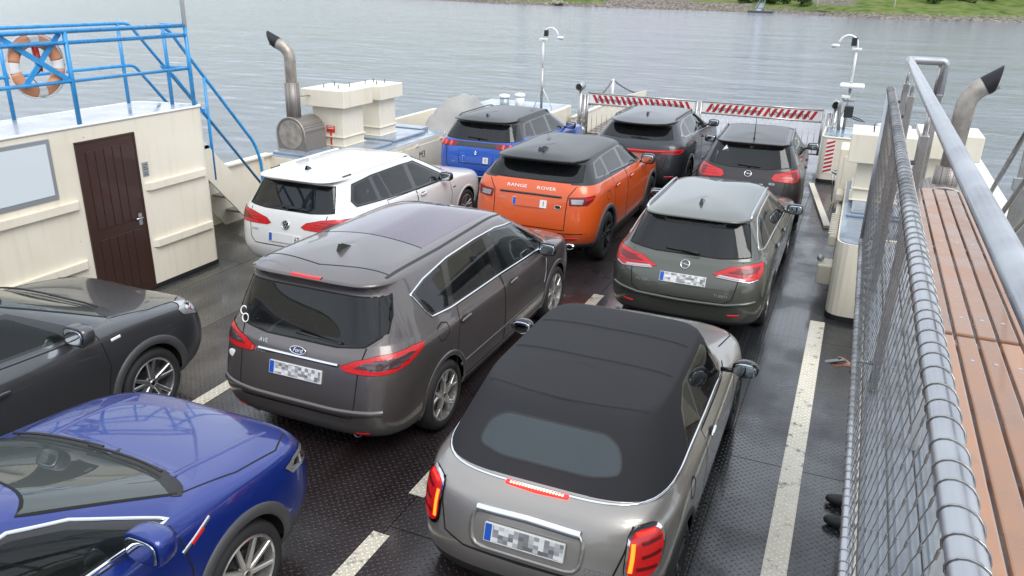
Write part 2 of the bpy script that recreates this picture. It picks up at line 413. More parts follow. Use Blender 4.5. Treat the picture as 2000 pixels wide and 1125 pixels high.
# near bank, meadow and tree mass, added behind the photographer to darken reflections
m = mat('meadow', (.07, .10, .03), .95)
bm = bmesh.new(); rr = random.Random(21); gr = []
for x in range(-400, 401, 20):
    gr.append([bm.verts.new((x, y + rr.uniform(-3, 3), z + rr.uniform(0, .3))) for y, z in ((-50, -2), (-56, -.9), (-75, 1.5), (-140, 2.5), (-298, 3))])
for a, b in zip(gr, gr[1:]):
    for i in range(4): bm.faces.new((a[i], a[i + 1], b[i + 1], b[i]))
struct(obj('added_near_bank', bm, m, smooth=True))
bm = bmesh.new()
for k in range(5200):
    x = rr.uniform(-330, 330); h = 9 + 4 * math.sin(x * .05) + 2.5 * math.sin(x * .23); z = 1.5 + rr.random() ** .7 * h
    p = Vector((x, -92 + rr.uniform(-9, 9), z)); a = Vector((rr.gauss(0, 1), rr.gauss(0, 1), rr.gauss(0, 1))).normalized(); b = a.orthogonal().normalized(); q = rr.uniform(.8, 1.9)
    bm.faces.new([bm.verts.new(p + a * q), bm.verts.new(p + b * q), bm.verts.new(p - a * q), bm.verts.new(p - b * q)])
o = obj('added_wood', bm, 'leaves'); tag(o, 'unseen tree mass added on the near bank to darken reflections', 'added_wood', kind='stuff')
# ================================================================= cars
def pchip(xs, ys, x):
    n = len(xs)
    if n == 2: return ys[0] + (ys[1] - ys[0]) * (x - xs[0]) / (xs[1] - xs[0])
    h = [xs[i + 1] - xs[i] for i in range(n - 1)]; dl = [(ys[i + 1] - ys[i]) / h[i] for i in range(n - 1)]
    d = [0.] * n
    for i in range(1, n - 1):
        if dl[i - 1] * dl[i] > 0:
            w1 = 2 * h[i] + h[i - 1]; w2 = h[i] + 2 * h[i - 1]; d[i] = (w1 + w2) / (w1 / dl[i - 1] + w2 / dl[i])
    def end(h0, h1, a, b):
        e = ((2 * h0 + h1) * a - h0 * b) / (h0 + h1)
        if e * a <= 0: return 0.
        if a * b <= 0 and abs(e) > abs(3 * a): return 3 * a
        return e
    d[0] = end(h[0], h[1], dl[0], dl[1]); d[-1] = end(h[-1], h[-2], dl[-1], dl[-2])
    i = 0
    while i < n - 2 and x > xs[i + 1]: i += 1
    t = (x - xs[i]) / h[i]
    return ((1 + 2 * t) * (1 - t) ** 2 * ys[i] + t * (1 - t) ** 2 * h[i] * d[i] + t * t * (3 - 2 * t) * ys[i + 1] + t * t * (t - 1) * h[i] * d[i + 1])

def car_skin(S, nq=24):
    """outer sheet of a car as a stack of plan outlines (superellipses); rows run from the sill to the roof's middle"""
    rows = []
    K = len(S['rear'])
    nr = S.get('nr', [4.5] * K); nf = S.get('nf', [4.0] * K)
    for i in range(K):
        (yr, zr), (yf, zf), (w, zsr, zsf) = S['rear'][i], S['front'][i], S['side'][i]
        rows.append([yr, yf, w, nr[i], nf[i], zr, zsr, zsf, zf])
    cre = S.get('crease', (6, 7, 8))
    Lc = S['L']; ym = S.get('ym', Lc * .47)
    # spans between creases, each with its own spline
    cuts = [0] + [c for c in cre if 0 < c < K - 1] + [K - 1]
    levels = []
    for a, b in zip(cuts, cuts[1:]):
        seg = rows[a:b + 1]; xs = [0.]
        ml = []
        for p, q in zip(seg, seg[1:]):
            dr = math.hypot(p[0] - q[0], p[5] - q[5]); ds = math.hypot(p[2] - q[2], p[6] - q[6]); df = math.hypot(p[1] - q[1], p[8] - q[8])
            xs.append(xs[-1] + max(.004, (dr + ds + .5 * df) / 2.5)); ml.append(max(dr, ds, df * .6))
        for i in range(len(seg) - 1):
            k = max(2, min(9, int(math.ceil(ml[i] / .05))))
            for j in range(k + (1 if i == len(seg) - 2 else 0)):
                x = xs[i] + (xs[i + 1] - xs[i]) * j / k
                if levels and j == 0 and i == 0 and a > 0: continue
                levels.append([pchip(xs, [r_[c] for r_ in seg], x) for c in range(9)])
    bm = bmesh.new(); grid = []
    NS = 9; RC = S.get('reach', .8); RF = S.get('reachf', 1.0)
    for (yr, yf, w, n1, n2, zr, zsr, zsf, zf) in levels:
        half = []; mid = (yr + yf) / 2
        cr, cf = min(yr + RC, mid - .05), max(yf - RF, mid + .05)
        cols = [(math.pi / 2 * j / nq, 0) for j in range(nq + 1)] + [(j / NS, 1) for j in range(1, NS)] + [(math.pi / 2 * (nq - j) / nq, 2) for j in range(nq + 1)]
        for ps, part in cols:
            if part == 1: xn, y = 1., cr + (cf - cr) * ps; k0 = 0.
            else:
                a, b = math.sin(ps), math.cos(ps); n = n2 if part == 2 else n1
                k = (a ** n + b ** n) ** (-1 / n) if (a > 1e-9 and b > 1e-9) else 1.
                xn, yn = min(1., a * k), min(1., b * k)
                if a < 1e-9: xn = 0.
                if b < 1e-9: yn = 0.
                y = cf + (yf - cf) * yn if part == 2 else cr + (yr - cr) * yn
            t = max(0., min(1., y / Lc)); zs = zsr + (zsf - zsr) * t
            z = zs + ((zf if part == 2 else zr) - zs) * (1 - xn * xn)
            bow = 1 - .022 * ((y - Lc * .48) / (Lc * .5)) ** 2
            half.append((w * xn * bow, y, z))
        ring = [bm.verts.new(p) for p in half] + [bm.verts.new((-p[0], p[1], p[2])) for p in half[-2:0:-1]]
        grid.append(ring)
    n = len(grid[0])
    for a, b in zip(grid, grid[1:]):
        for j in range(n):
            bm.faces.new((a[j], b[j], b[(j + 1) % n], a[(j + 1) % n]))
    bmesh.ops.remove_doubles(bm, verts=bm.verts, dist=2e-4)
    bmesh.ops.recalc_face_normals(bm, faces=bm.faces)
    bm.normal_update()
    s = sum(f.normal.z * f.calc_area() for f in bm.faces)
    if s < 0: bmesh.ops.reverse_faces(bm, faces=bm.faces)
    bm.normal_update()
    return bm

PROJ = {  # outline plane: (u, v) axes and the outward direction
    'rear': (Vector((1, 0, 0)), Vector((0, 0, 1)), Vector((0, -1, 0))),
    'front': (Vector((1, 0, 0)), Vector((0, 0, 1)), Vector((0, 1, 0))),
    'top': (Vector((1, 0, 0)), Vector((0, 1, 0)), Vector((0, 0, 1))),
    'side': (Vector((0, 1, 0)), Vector((0, 0, 1)), Vector((1, 0, 0))),
    'sidel': (Vector((0, 1, 0)), Vector((0, 0, 1)), Vector((-1, 0, 0))),
}
Q = math.sqrt(.5)
# corner views: u runs round the corner, 45 degrees between rear and side (u = x + y for the right, -x + y mirrored for the left)
PROJ['diag'] = (Vector((Q, Q, 0)), Vector((0, 0, 1)), Vector((Q, -Q, 0)))
PROJ['diagl'] = (Vector((-Q, Q, 0)), Vector((0, 0, 1)), Vector((-Q, -Q, 0)))
PROJ['fdiag'] = (Vector((-Q, Q, 0)), Vector((0, 0, 1)), Vector((Q, Q, 0)))
PROJ['fdiagl'] = (Vector((Q, Q, 0)), Vector((0, 0, 1)), Vector((-Q, Q, 0)))
MIRR = {'side': 'sidel', 'diag': 'diagl', 'fdiag': 'fdiagl'}

class Car:
    def __init__(s, name, spec, loc, rz, label):
        s.S = spec; s.name = name
        s.bm = car_skin(spec)
        s.lay = s.bm.faces.layers.int.new('part')
        s.bvh = BVHTree.FromBMesh(s.bm)
        s.tags = ['body']; s.info = {0: ('body', spec['paint'], 0.)}
        s.root = empty(name, loc, rz)
        tag(s.root, label, spec.get('cat', 'car'), 'cars parked on the ferry deck')
        s.tagparent = {}
    # -- cutting -------------------------------------------------
    def newtag(s, part, m, off=0., parent=None):
        s.tags.append(part); i = len(s.tags) - 1; s.info[i] = (part, m, off); s.tagparent[i] = parent
        return i
    def region(s, proj, poly, within=None, zlim=None):
        U, V, D = PROJ[proj]
        # convex outline, counter-clockwise
        A = sum(poly[i - 1][0] * poly[i][1] - poly[i][0] * poly[i - 1][1] for i in range(len(poly)))
        if A < 0: poly = poly[::-1]
        us = [p[0] for p in poly]; vs = [p[1] for p in poly]
        lo = (min(us) - .001, min(vs) - .001); hi = (max(us) + .001, max(vs) + .001)
        cand = []
        dm = s.S.get('ymid', s.S['L'] * .47)
        for f in s.bm.faces:
            if f.normal.dot(D) < (.05 if proj in ('side', 'sidel') else .12): continue
            if within is not None and f[s.lay] not in within: continue
            c = f.calc_center_median()
            if zlim and not (zlim[0] < c.z < zlim[1]): continue
            if proj == 'rear' and c.y > dm: continue
            if proj == 'front' and c.y < dm: continue
            if proj in ('side', 'diag', 'fdiag') and c.x < 0.02: continue
            if proj in ('sidel', 'diagl', 'fdiagl') and c.x > -0.02: continue
            if proj in ('diag', 'diagl') and c.y > dm: continue
            if proj in ('fdiag', 'fdiagl') and c.y < dm: continue
            pu = [v.co.dot(U) for v in f.verts]; pv = [v.co.dot(V) for v in f.verts]
            if max(pu) < lo[0] or min(pu) > hi[0] or max(pv) < lo[1] or min(pv) > hi[1]: continue
            cand.append(f)
        for i in range(len(poly)):
            if not cand: break
            a, b = poly[i - 1], poly[i]
            if abs(a[0] - b[0]) + abs(a[1] - b[1]) < 1e-5: continue
            P = U * a[0] + V * a[1]; E = U * (b[0] - a[0]) + V * (b[1] - a[1])
            # inward normal (ccw -> left of the edge) in the outline plane
            nrm = (U * -(b[1] - a[1]) + V * (b[0] - a[0])).normalized()
            es = list({e for f in cand for e in f.edges}); vs_ = list({v for f in cand for v in f.verts})
            r = bmesh.ops.bisect_plane(s.bm, geom=cand + es + vs_, dist=1e-5, plane_co=P, plane_no=nrm)
            cand = [g for g in r['geom'] if isinstance(g, bmesh.types.BMFace) and (g.calc_center_median() - P).dot(nrm) > 0]
        return cand
    def cut(s, part, m, proj, polys, off=0., both=True, within=None, parent=None, one=False, zlim=None):
        """mark part of the sheet as a part of its own; polys is one convex outline or a list of them. returns the ids used"""
        if not isinstance(polys[0][0], (tuple, list)): polys = [polys]
        ids = []
        sides = [proj] + ([MIRR[proj]] if both and proj in MIRR else [])
        for pj in sides:
            i = ids[0] if (one and ids) else s.newtag(part, m, off, parent)
            if within is not None and not isinstance(within, (set, list)): within = {within}
            ids.append(i)
            for p in polys:
                for f in s.region(pj, p, within, zlim): f[s.lay] = i
        return ids
    def hole(s, proj, poly):
        for pj in [proj] + ([MIRR[proj]] if proj in MIRR else []):
            fs = s.region(pj, poly)
            bmesh.ops.delete(s.bm, geom=fs, context='FACES')
    # -- points on the sheet -------------------------------------
    def on(s, proj, u, v, off=0.):
        U, V, D = PROJ[proj]
        o = U * u + V * v + D * 8
        if proj in ('side', 'sidel', 'top', 'rear', 'front'): pass
        h = s.bvh.ray_cast(o, -D)
        if h[0] is None:
            h = s.bvh.find_nearest(U * u + V * v + D * .9)
        nrm = h[1]
        if nrm.dot(D) < 0: nrm = -nrm
        return h[0] + nrm * off, nrm
    def ribbon(s, name, m, proj, pts, width, off=.002, closed=False, both=True, parent=None, step=.04, thick=0.):
        """strip that follows the sheet along an outline: shut lines, trim, chrome"""
        outs = []
        for pj in [proj] + ([MIRR[proj]] if both and proj in MIRR else []):
            P = []
            loop = list(pts) + ([pts[0]] if closed else [])
            for a, b in zip(loop, loop[1:]):
                k = max(1, int(math.hypot(b[0] - a[0], b[1] - a[1]) / step))
                P += [(a[0] + (b[0] - a[0]) * i / k, a[1] + (b[1] - a[1]) * i / k) for i in range(k)]
            if not closed: P.append(loop[-1])
            H = [s.on(pj, u, v, off) for u, v in P]
            bm = bmesh.new(); prs = []
            n = len(H)
            for i in range(n):
                p, nr = H[i]
                q0 = H[i - 1][0] if (i > 0 or closed) else p; q1 = H[(i + 1) % n][0] if (i < n - 1 or closed) else p
                t = (q1 - q0)
                if t.length < 1e-6: t = Vector((0, 0, 1))
                t.normalize(); sd = nr.cross(t).normalized() * width / 2
                row = [p + sd, p - sd]
                if thick: row = [p + sd - nr * thick, p + sd * .75, p - sd * .75, p - sd - nr * thick]
                prs.append([bm.verts.new(x) for x in row])
            for i in range(n if closed else n - 1):
                a, b = prs[i], prs[(i + 1) % n]
                for j in range(len(a) - 1): bm.faces.new((a[j], a[j + 1], b[j + 1], b[j]))
            bmesh.ops.recalc_face_normals(bm, faces=bm.faces)
            outs.append(obj(name, bm, m, parent or s.root, smooth=True))
        return outs
    # -- finish: split the sheet into its parts --------------------
    def build(s):
        s.bm.normal_update()
        objs = {}
        groups = {}
        for f in s.bm.faces: groups.setdefault(f[s.lay], []).append(f)
        for i in sorted(groups):
            part, m, off = s.info[i]
            vid = {}; vs = []; fs = []; ns = []
            for f in groups[i]:
                idx = []
                for v in f.verts:
                    if v not in vid:
                        vid[v] = len(vs); vs.append(v.co + v.normal * off); ns.append(v.normal.copy())
                    idx.append(vid[v])
                fs.append(idx)
            me = bpy.data.meshes.new(part); me.from_pydata([tuple(v) for v in vs], [], fs)
            par = s.tagparent.get(i)
            o = obj(part, me, m, s.root, smooth=True, normals=ns)
            objs[i] = o
        for i, o in objs.items():
            p = s.tagparent.get(i)
            if p is not None and p in objs: o.parent = objs[p]
        s.bm.free(); s.objs = objs
        return objs
    # -- attachments ----------------------------------------------
    def wheel(s, x, y, r, wd, style, mtyre='tyre', mrim='rim_silver'):
        sg = 1 if x > 0 else -1
        w = empty('wheel'); w.parent = s.root; w.location = (x, y, r)
        if sg < 0: w.rotation_euler = (0, 0, math.pi)
        rr = style.get('rr', r * .70)
        bm = bmesh.new(); h = wd / 2
        # outer face of the wheel lies at local x = 0
        lathe(bm, [(rr * .98, -wd + .02), (r - .03, -wd + .004), (r - .006, -wd + .03), (r, -wd * .6), (r, -wd * .4), (r - .006, -.035), (r - .022, -.008), (r - .055, .004), (rr + .012, .0), (rr - .004, -.012)], 40)
        bmesh.ops.recalc_face_normals(bm, faces=bm.faces)
        obj('tyre', bm, mtyre, w, smooth=True)
        bm = bmesh.new()
        lathe(bm, [(rr, -.01), (rr - .012, -.004), (rr - .022, -.012), (rr - .03, -.06), (rr - .035, -.12)], 40)
        n = style.get('n', 5); dish = style.get('dish', .02); kind = style.get('kind', 'five')
        def spoke(ang, w0, w1, r0, r1, x0, x1, th=.03, lean=0.):
            ca, sa = math.cos(ang), math.sin(ang); cb, sb = math.cos(ang + lean), math.sin(ang + lean)
            a = Vector((0, ca, sa)); pa = Vector((0, -sa, ca)); b = Vector((0, cb, sb)); pb = Vector((0, -sb, cb))
            v = []
            for (rad, dr, pd, ww, xx) in ((r0, a, pa, w0, x0), (r1, b, pb, w1, x1)):
                for (du, dx) in ((-1, -.008), (-.6, 0), (.6, 0), (1, -.008), (1, -th), (-1, -th)):
                    v.append(bm.verts.new(dr * rad + pd * du * ww / 2 + Vector((xx + dx, 0, 0))))
            for k in range(6): bm.faces.new((v[k], v[(k + 1) % 6], v[6 + (k + 1) % 6], v[6 + k]))
            bm.faces.new(v[:6][::-1]); bm.faces.new(v[6:])
        for k in range(n):
            t = 2 * math.pi * k / n + .3
            if kind == 'five': spoke(t, .07, .085, .035, rr - .012, -dish, -.006)
            elif kind == 'split':
                spoke(t - .05, .045, .032, .04, rr - .012, -dish, -.006, lean=-.14); spoke(t + .05, .045, .032, .04, rr - .012, -dish, -.006, lean=.14)
            elif kind == 'thin': spoke(t, .04, .03, .04, rr - .012, -dish, -.006, lean=.12)
            elif kind == 'star':
                spoke(t, .085, .05, .035, rr * .62, -dish, -.012); spoke(t - .02, .03, .04, rr * .5, rr - .012, -.014, -.006, lean=-.22); spoke(t + .02, .03, .04, rr * .5, rr - .012, -.014, -.006, lean=.22)
        lathe(bm, [(.001, -dish + .006), (.026, -dish + .006), (.032, -dish), (.062, -dish - .004), (.068, -dish - .03)], 20)
        bmesh.ops.recalc_face_normals(bm, faces=bm.faces)
        rim = obj('rim', bm, mrim, w)
        bm = bmesh.new(); lathe(bm, [(.001, -.055), (rr * .62, -.055), (rr * .62, -.07), (rr - .03, -.075), (rr - .03, -.13), (.001, -.13)], 32)
        obj('brake_disc', bm, 'rim_dark', w, smooth=False)
        bm = bmesh.new(); lathe(bm, [(.001, -dish + .010), (.022, -dish + .009), (.026, -dish + .005)], 16)
        obj('hub_cap', bm, 'black_gloss', rim)
        return w
    def arch(s, y, r, part_m, width=.05, off=.012, z=None, a0=-.12, a1=math.pi + .12):
        """lip round a wheel opening, following the sheet"""
        z = z if z is not None else s.S['wr']
        pts = [(y + r * math.cos(a0 + (a1 - a0) * i / 26), z + r * math.sin(a0 + (a1 - a0) * i / 26)) for i in range(27)]
        s.ribbon('arch_trim', part_m, 'side', pts, width, off, thick=off + .004, step=.2)
    def put(s, name, bm, m, parent=None, smooth=True): return obj(name, bm, m, parent or s.root, smooth)
    def plate(s, z, x=0., w=.52, h=.11, chars='', tilt=None, blank=None, off=.012):
        p, nr = s.on('rear', x, z)
        tl = math.atan2(nr.z, -nr.y) if tilt is None else tilt
        Up = Vector((0, math.sin(tl), math.cos(tl))); Nn = Vector((0, -math.cos(tl), math.sin(tl)))
        X = Vector((1, 0, 0))
        y0 = min(s.on('rear', x + dx, z + dz)[0].y for dx in (-w / 2, 0, w / 2) for dz in (-h / 2, h / 2)) if tilt is not None else p.y
        c = Vector((x, min(y0, p.y), z)) + Nn * off
        def slab(lo, hi, t0, t1):
            bm = bmesh.new(); bx(bm, (lo[0], lo[1], t0), (hi[0], hi[1], t1))
            mm = Matrix((X, Up, Nn)).transposed().to_4x4(); mm.translation = c
            bm.transform(mm); return bm
        pl = s.put('number_plate', slab((-w / 2, -h / 2), (w / 2, h / 2), -.02, 0), 'plate_white', smooth=False)
        s.put('country_band', slab((-w / 2 + .004, -h / 2 + .004), (-w / 2 + .048, h / 2 - .004), 0, .0015), 'plate_blue', pl, False)
        return pl, c, X, Up, Nn
    def mirror(s, x, y, z, d=(.115, .07, .075), m=None, mount=True, n=3.4):
        """door mirrors: housing, glass facing rearwards, foot"""
        for sg in (1, -1):
            bm = bmesh.new(); blob(bm, (sg * x, y, z), d, n, 10)
            # flat rear face carries the glass
            for v in bm.verts:
                if v.co.y < y - d[1] * .35: v.co.y = y - d[1] * .35 + (v.co.y - (y - d[1] * .35)) * .06
            h = s.put('mirror', bm, m or s.S['paint'])
            bm = bmesh.new(); blob(bm, (sg * x, y - d[1] * .47, z), (d[0] * .86, .006, d[2] * .8), n, 8)
            s.put('mirror_glass', bm, 'mirror_glass', h)
            if mount:
                xs = s.S['side'][6][0] - .02
                bm = bmesh.new(); tube(bm, [(sg * xs, y + .03, z - d[2] * .75), (sg * (x - d[0] * .6), y + .02, z - d[2] * .55)], .022, 8)
                s.put('mirror_foot', bm, 'black_gloss', h)
    def handles(s, ys, z, m=None, w=.17, dz=0.):
        for i, y in enumerate(ys):
            for pj in ('side', 'sidel'):
                p, nr = s.on(pj, y, z + dz * i)
                sg = 1 if pj == 'side' else -1
                bm = bmesh.new(); blob(bm, p + nr * .022, (.013, w / 2, .017), 3, 8)
                hd = s.put('door_handle', bm, m or s.S['paint'])
                bm = bmesh.new(); blob(bm, p + nr * .001, (.006, w * .32, .03), 2.4, 8)
                s.put('handle_recess', bm, 'black_matt', hd)
    def antenna(s, y, x=0., m='black_gloss', l=.16, h=.065):
        p, nr = s.on('top', x, y)
        bm = bmesh.new(); prof = [(-l * .5, 0), (-l * .42, h), (-l * .22, h * .98), (l * .5, .012), (l * .5, 0)]
        prism(bm, prof, 1., lambda u, v, t: Vector((x + (t - .5) * .045 * (1.15 - .75 * v / h), p.y + u, p.z - .006 + v)))
        s.put('antenna', bm, m, smooth=False)
    def wiper(s, x0, x1, z0, z1, pivot=None):
        pts = [(x0 + (x1 - x0) * i / 8, z0 + (z1 - z0) * i / 8) for i in range(9)]
        P = [s.on('rear', u, v, .022)[0] for u, v in pts]
        bm = bmesh.new(); tube(bm, P, .008, 6)
        w = s.put('rear_wiper', bm, 'black_matt')
        a = pivot or (x0, z0); p, nr = s.on('rear', a[0], a[1], .02)
        bm = bmesh.new(); tube(bm, [p, p + nr * .018, P[4] + Vector((0, -.012, 0.006))], .012, 6, rs=[.02, .016, .007])
        s.put('wiper_arm', bm, 'black_matt', w)
    def rails(s, y0, y1, x, m='rail_dark', h=.035, inset=.0):
        for sg in (1, -1):
            P = []
            for i in range(15):
                t = i / 14; y = y0 + (y1 - y0) * t; p, nr = s.on('top', sg * (x - inset * abs(2 * t - 1) ** 3), y)
                e = min(1., min(t, 1 - t) / .08); P.append(p + Vector((0, 0, h * (e ** .5) - .004)))
            bm = bmesh.new(); tube(bm, P, .014, 8)
            for v in bm.verts: pass
            s.put('roof_rail', bm, m)
    def underbody(s):
        S = s.S; Lc = S['L']; w = S['W'] / 2
        bm = bmesh.new(); ww = w - S.get('tyre_w', .22) - .06
        bx(bm, (-ww, .38, .21), (ww, Lc - .35, .40), .02, 1)
        for y in (S['ra'], S['ra'] + S['wb']): pass
        bx(bm, (-w + .09, S['ra'] + S['wr'] + .07, .20), (w - .09, S['ra'] + S['wb'] - S['wr'] - .07, .30), .02, 1)
        s.put('underbody', bm, 'black_matt', smooth=False)
        for y in (S['ra'], S['ra'] + S['wb']):
            for sg in (1, -1):
                bm = bmesh.new(); r = S['wr'] + S.get('gap', .05) + .015; n = 20; x0, x1 = sg * (w - .07), sg * (w - .42)
                a = [[bm.verts.new((x, y + r * math.cos(math.pi * i / n), S['wr'] + r * math.sin(math.pi * i / n) )) for i in range(n + 1)] for x in (x0, x1)]
                for i in range(n): bm.faces.new((a[0][i], a[0][i + 1], a[1][i + 1], a[1][i]))
                s.put('wheel_housing', bm, 'black_matt')
    def wheels(s, style, mrim='rim_silver', inset=.015):
        S = s.S; x = S['W'] / 2 - inset
        for y in (S['ra'], S['ra'] + S['wb']):
            for sg in (1, -1): s.wheel(sg * x, y, S['wr'], S.get('tyre_w', .22), style, mrim=mrim)
    def openings(s, trim=None, tw=.05, off=.012):
        S = s.S; r = S['wr'] + S.get('gap', .05)
        for y in (S['ra'], S['ra'] + S['wb']):
            s.hole('side', [(y + r * math.cos(2 * math.pi * i / 28), S['wr'] + r * math.sin(2 * math.pi * i / 28)) for i in range(28)])
        for y in (S['ra'], S['ra'] + S['wb']): s.arch(y, r + tw * .38, trim or S['paint'], tw, off)
    def cabin(s, col='seat_dark', dash_y=None, rhd=False):
        """seats, dashboard and steering wheel behind the glass"""
        S = s.S; cw = S['front'][6][0]; zb = S['side'][6][2]; xw = S['side'][6][0]
        fy = cw - 1.25
        bm = bmesh.new(); bx(bm, (-xw + .1, S['ra'] - .3, .30), (xw - .1, cw - .1, .38))
        s.put('cabin_floor', bm, 'seat_dark', smooth=False)
        bm = bmesh.new(); blob(bm, (0, cw - .28, zb - .18), (xw - .08, .34, .17), 5, 10)
        d = s.put('dashboard', bm, 'dash')
        bm = bmesh.new(); c = Vector((-.36, cw - .66, zb - .10)); ax = Vector((0, -.92, .38)).normalized(); sx = Vector((1, 0, 0)); sy = ax.cross(sx)
        tube(bm, [c + (sx * math.cos(t) + sy * math.sin(t)) * .185 for t in (2 * math.pi * i / 24 for i in range(24))], .016, 8, closed=True)
        for t in (0., math.pi, -math.pi / 2): tube(bm, [c - ax * .02, c + (sx * math.cos(t) + sy * math.sin(t)) * .18], .014, 6)
        blob(bm, c, (.06, .035, .05), 2.5, 8)
        s.put('steering_wheel', bm, 'dash', d)
        rows = [fy] + ([S['ra'] + .35] if S.get('rear_seats', True) else [])
        for k, y in enumerate(rows):
            for x in (-.36, .36):
                bm = bmesh.new()
                blob(bm, (x, y + .1, .52), (.25, .27, .10), 4, 8)
                rot = Matrix.Rotation(R(12), 3, 'X')
                blob(bm, (x, y - .22, .86), (.24, .08, .34), 4, 8, rot=rot)
                st = s.put('seat', bm, col)
                bm = bmesh.new(); blob(bm, (x, y - .31, min(1.28, S['H'] - .24)), (.13, .05, .09), 3.5, 8)
                s.put('headrest', bm, col, st)
# shared car materials
mat('black_gloss', (.012, .012, .013), .12, coat=.6)
mat('black_matt', (.018, .018, .019), .55)
mat('grey_plastic', (.06, .06, .063), .5)
mat('chrome', (.75, .76, .78), .08, 1.)
mat('chrome_dull', (.55, .56, .58), .22, 1.)
mat('rim_silver', (.42, .42, .43), .3, .9, coat=.4)
mat('rim_dark', (.03, .03, .032), .35, .5)
mat('rim_polished', (.55, .53, .51), .28, .85, coat=.4)
mat('tyre', (.016, .016, .017), .7)
mat('rail_dark', (.03, .03, .033), .3, coat=.5)
mat('rail_silver', (.5, .51, .53), .28, .9)
mat('mirror_glass', (.55, .6, .65), .03, 1.)
mat('plate_white', (.72, .72, .70), .4)
mat('plate_blue', (.01, .08, .42), .4)
mat('plate_black', (.012, .012, .014), .5)
mat('print_white', (.78, .78, .76), .5)
mat('lamp_red', (.52, .006, .008), .3, coat=.35)
mat('lamp_red_deep', (.15, .002, .004), .3, coat=.4)
mat('lamp_clear', (.42, .42, .43), .12, .6, coat=1.)
mat('lamp_smoke', (.06, .055, .06), .1, .2, coat=1.)
mat('lamp_lit', (.6, .02, .02), .2, emit=(1., .012, .008), estr=3.)
mat('lamp_glow', (.5, .01, .01), .2, coat=.5, emit=(1., .01, .008), estr=.10)
mat('lamp_lit_hot', (.8, .3, .25), .2, emit=(1., .22, .14), estr=5.)
mat('lamp_amber', (.8, .2, .02), .2, emit=(1., .13, .01), estr=2.2)
mat('seat_dark', (.075, .072, .07), .8)
mat('seat_beige', (.20, .17, .13), .8)
mat('dash', (.05, .05, .052), .6)
mat('seam', (.004, .004, .004), .8)
glass('glass_dark', (.009, .010, .011), .34)
glass('glass_screen', (.11, .13, .125), .45)  # pale tint puts the reflected sky into the windshield colour

glass('glass_clear', (.02, .025, .025), .75)
glass('glass_rear_fabric', (.040, .050, .057), .06)
for _k in ('lamp_red', 'lamp_red_deep', 'lamp_clear'):
    _m = MATS[_k]; _w = N(_m, 'ShaderNodeTexVoronoi'); _w.inputs['Scale'].default_value = 70; _t = N(_m, 'ShaderNodeTexCoord'); L(_m, _t.outputs['Object'], _w.inputs['Vector']); _b = N(_m, 'ShaderNodeBump'); _b.inputs['Strength'].default_value = .25; _b.inputs['Distance'].default_value = .006; L(_m, _w.outputs['Distance'], _b.inputs['Height']); L(_m, _b.outputs[0], bsdf(_m).inputs['Normal'])
NR = [4.6, 4.8, 5, 5, 5, 5, 5, 6, 6, 5.2, 5]
NF = [3.4, 3.4, 3.4, 3.4, 3.6, 3.8, 4, 5, 5, 5, 5]
SMAX = dict(L=4.77, W=1.884, H=1.65, ra=.97, wb=2.85, wr=.335, tyre_w=.23, gap=.045, paint='paint_taupe', nr=NR, nf=NF,
  rear=[(.30,.24),(.06,.32),(.0,.52),(.05,.78),(.11,.97),(.14,1.02),(.17,1.07),(.31,1.50),(.25,1.555),(.55,1.62),(1.0,1.65)],
  front=[(4.5,.22),(4.70,.30),(4.77,.5),(4.74,.68),(4.60,.82),(4.32,.95),(3.98,1.04),(3.02,1.50),(2.96,1.525),(2.75,1.575),(2.5,1.63)],
  side=[(.83,.24,.22),(.905,.32,.3),(.935,.5,.5),(.942,.75,.70),(.925,.98,.90),(.90,1.04,.96),(.875,1.10,1.0),(.70,1.52,1.48),(.685,1.55,1.51),(.50,1.62,1.58),(0,1.66,1.66)])
MINI = dict(L=3.82, W=1.727, H=1.415, ra=.66, wb=2.495, wr=.31, tyre_w=.205, gap=.045, paint='paint_silver', rear_seats=False,
  nr=[3.8,4,4,4,4,4,4.2,6,6.5,6,6], nf=[3,3,3,3,3.2,3.4,3.6,6,6,6,6], crease=(6,7,8),
  rear=[(.24,.22),(.05,.32),(.0,.50),(.04,.66),(.10,.82),(.16,.90),(.25,.955),(.60,1.325),(.655,1.36),(.90,1.39),(1.1,1.405)],
  front=[(3.6,.20),(3.76,.28),(3.82,.46),(3.79,.64),(3.64,.80),(3.15,.92),(2.78,.985),(2.30,1.34),(2.26,1.365),(2.1,1.395),(1.9,1.41)],
  side=[(.76,.22,.2),(.835,.32,.3),(.86,.5,.5),(.8635,.70,.68),(.845,.86,.84),(.815,.92,.90),(.785,.955,.945),(.625,1.335,1.325),(.61,1.365,1.352),(.47,1.395,1.39),(0,1.415,1.415)])
ASTK = dict(L=4.70, W=1.81, H=1.49, ra=1.03, wb=2.66, wr=.32, tyre_w=.22, gap=.045, paint='paint_olive', nr=NR, nf=NF,
  rear=[(.30,.22),(.06,.30),(.0,.50),(.03,.70),(.12,.88),(.16,.95),(.20,.99),(.42,1.36),(.30,1.41),(.6,1.455),(1.1,1.48)],
  front=[(4.4,.20),(4.62,.28),(4.70,.46),(4.66,.64),(4.48,.78),(4.05,.90),(3.50,1.0),(2.55,1.40),(2.50,1.415),(2.3,1.445),(2.0,1.475)],
  side=[(.80,.22,.2),(.87,.31,.3),(.90,.5,.5),(.905,.72,.68),(.89,.92,.84),(.865,.98,.90),(.835,1.02,.955),(.63,1.38,1.38),(.615,1.405,1.405),(.44,1.46,1.455),(0,1.49,1.49)])
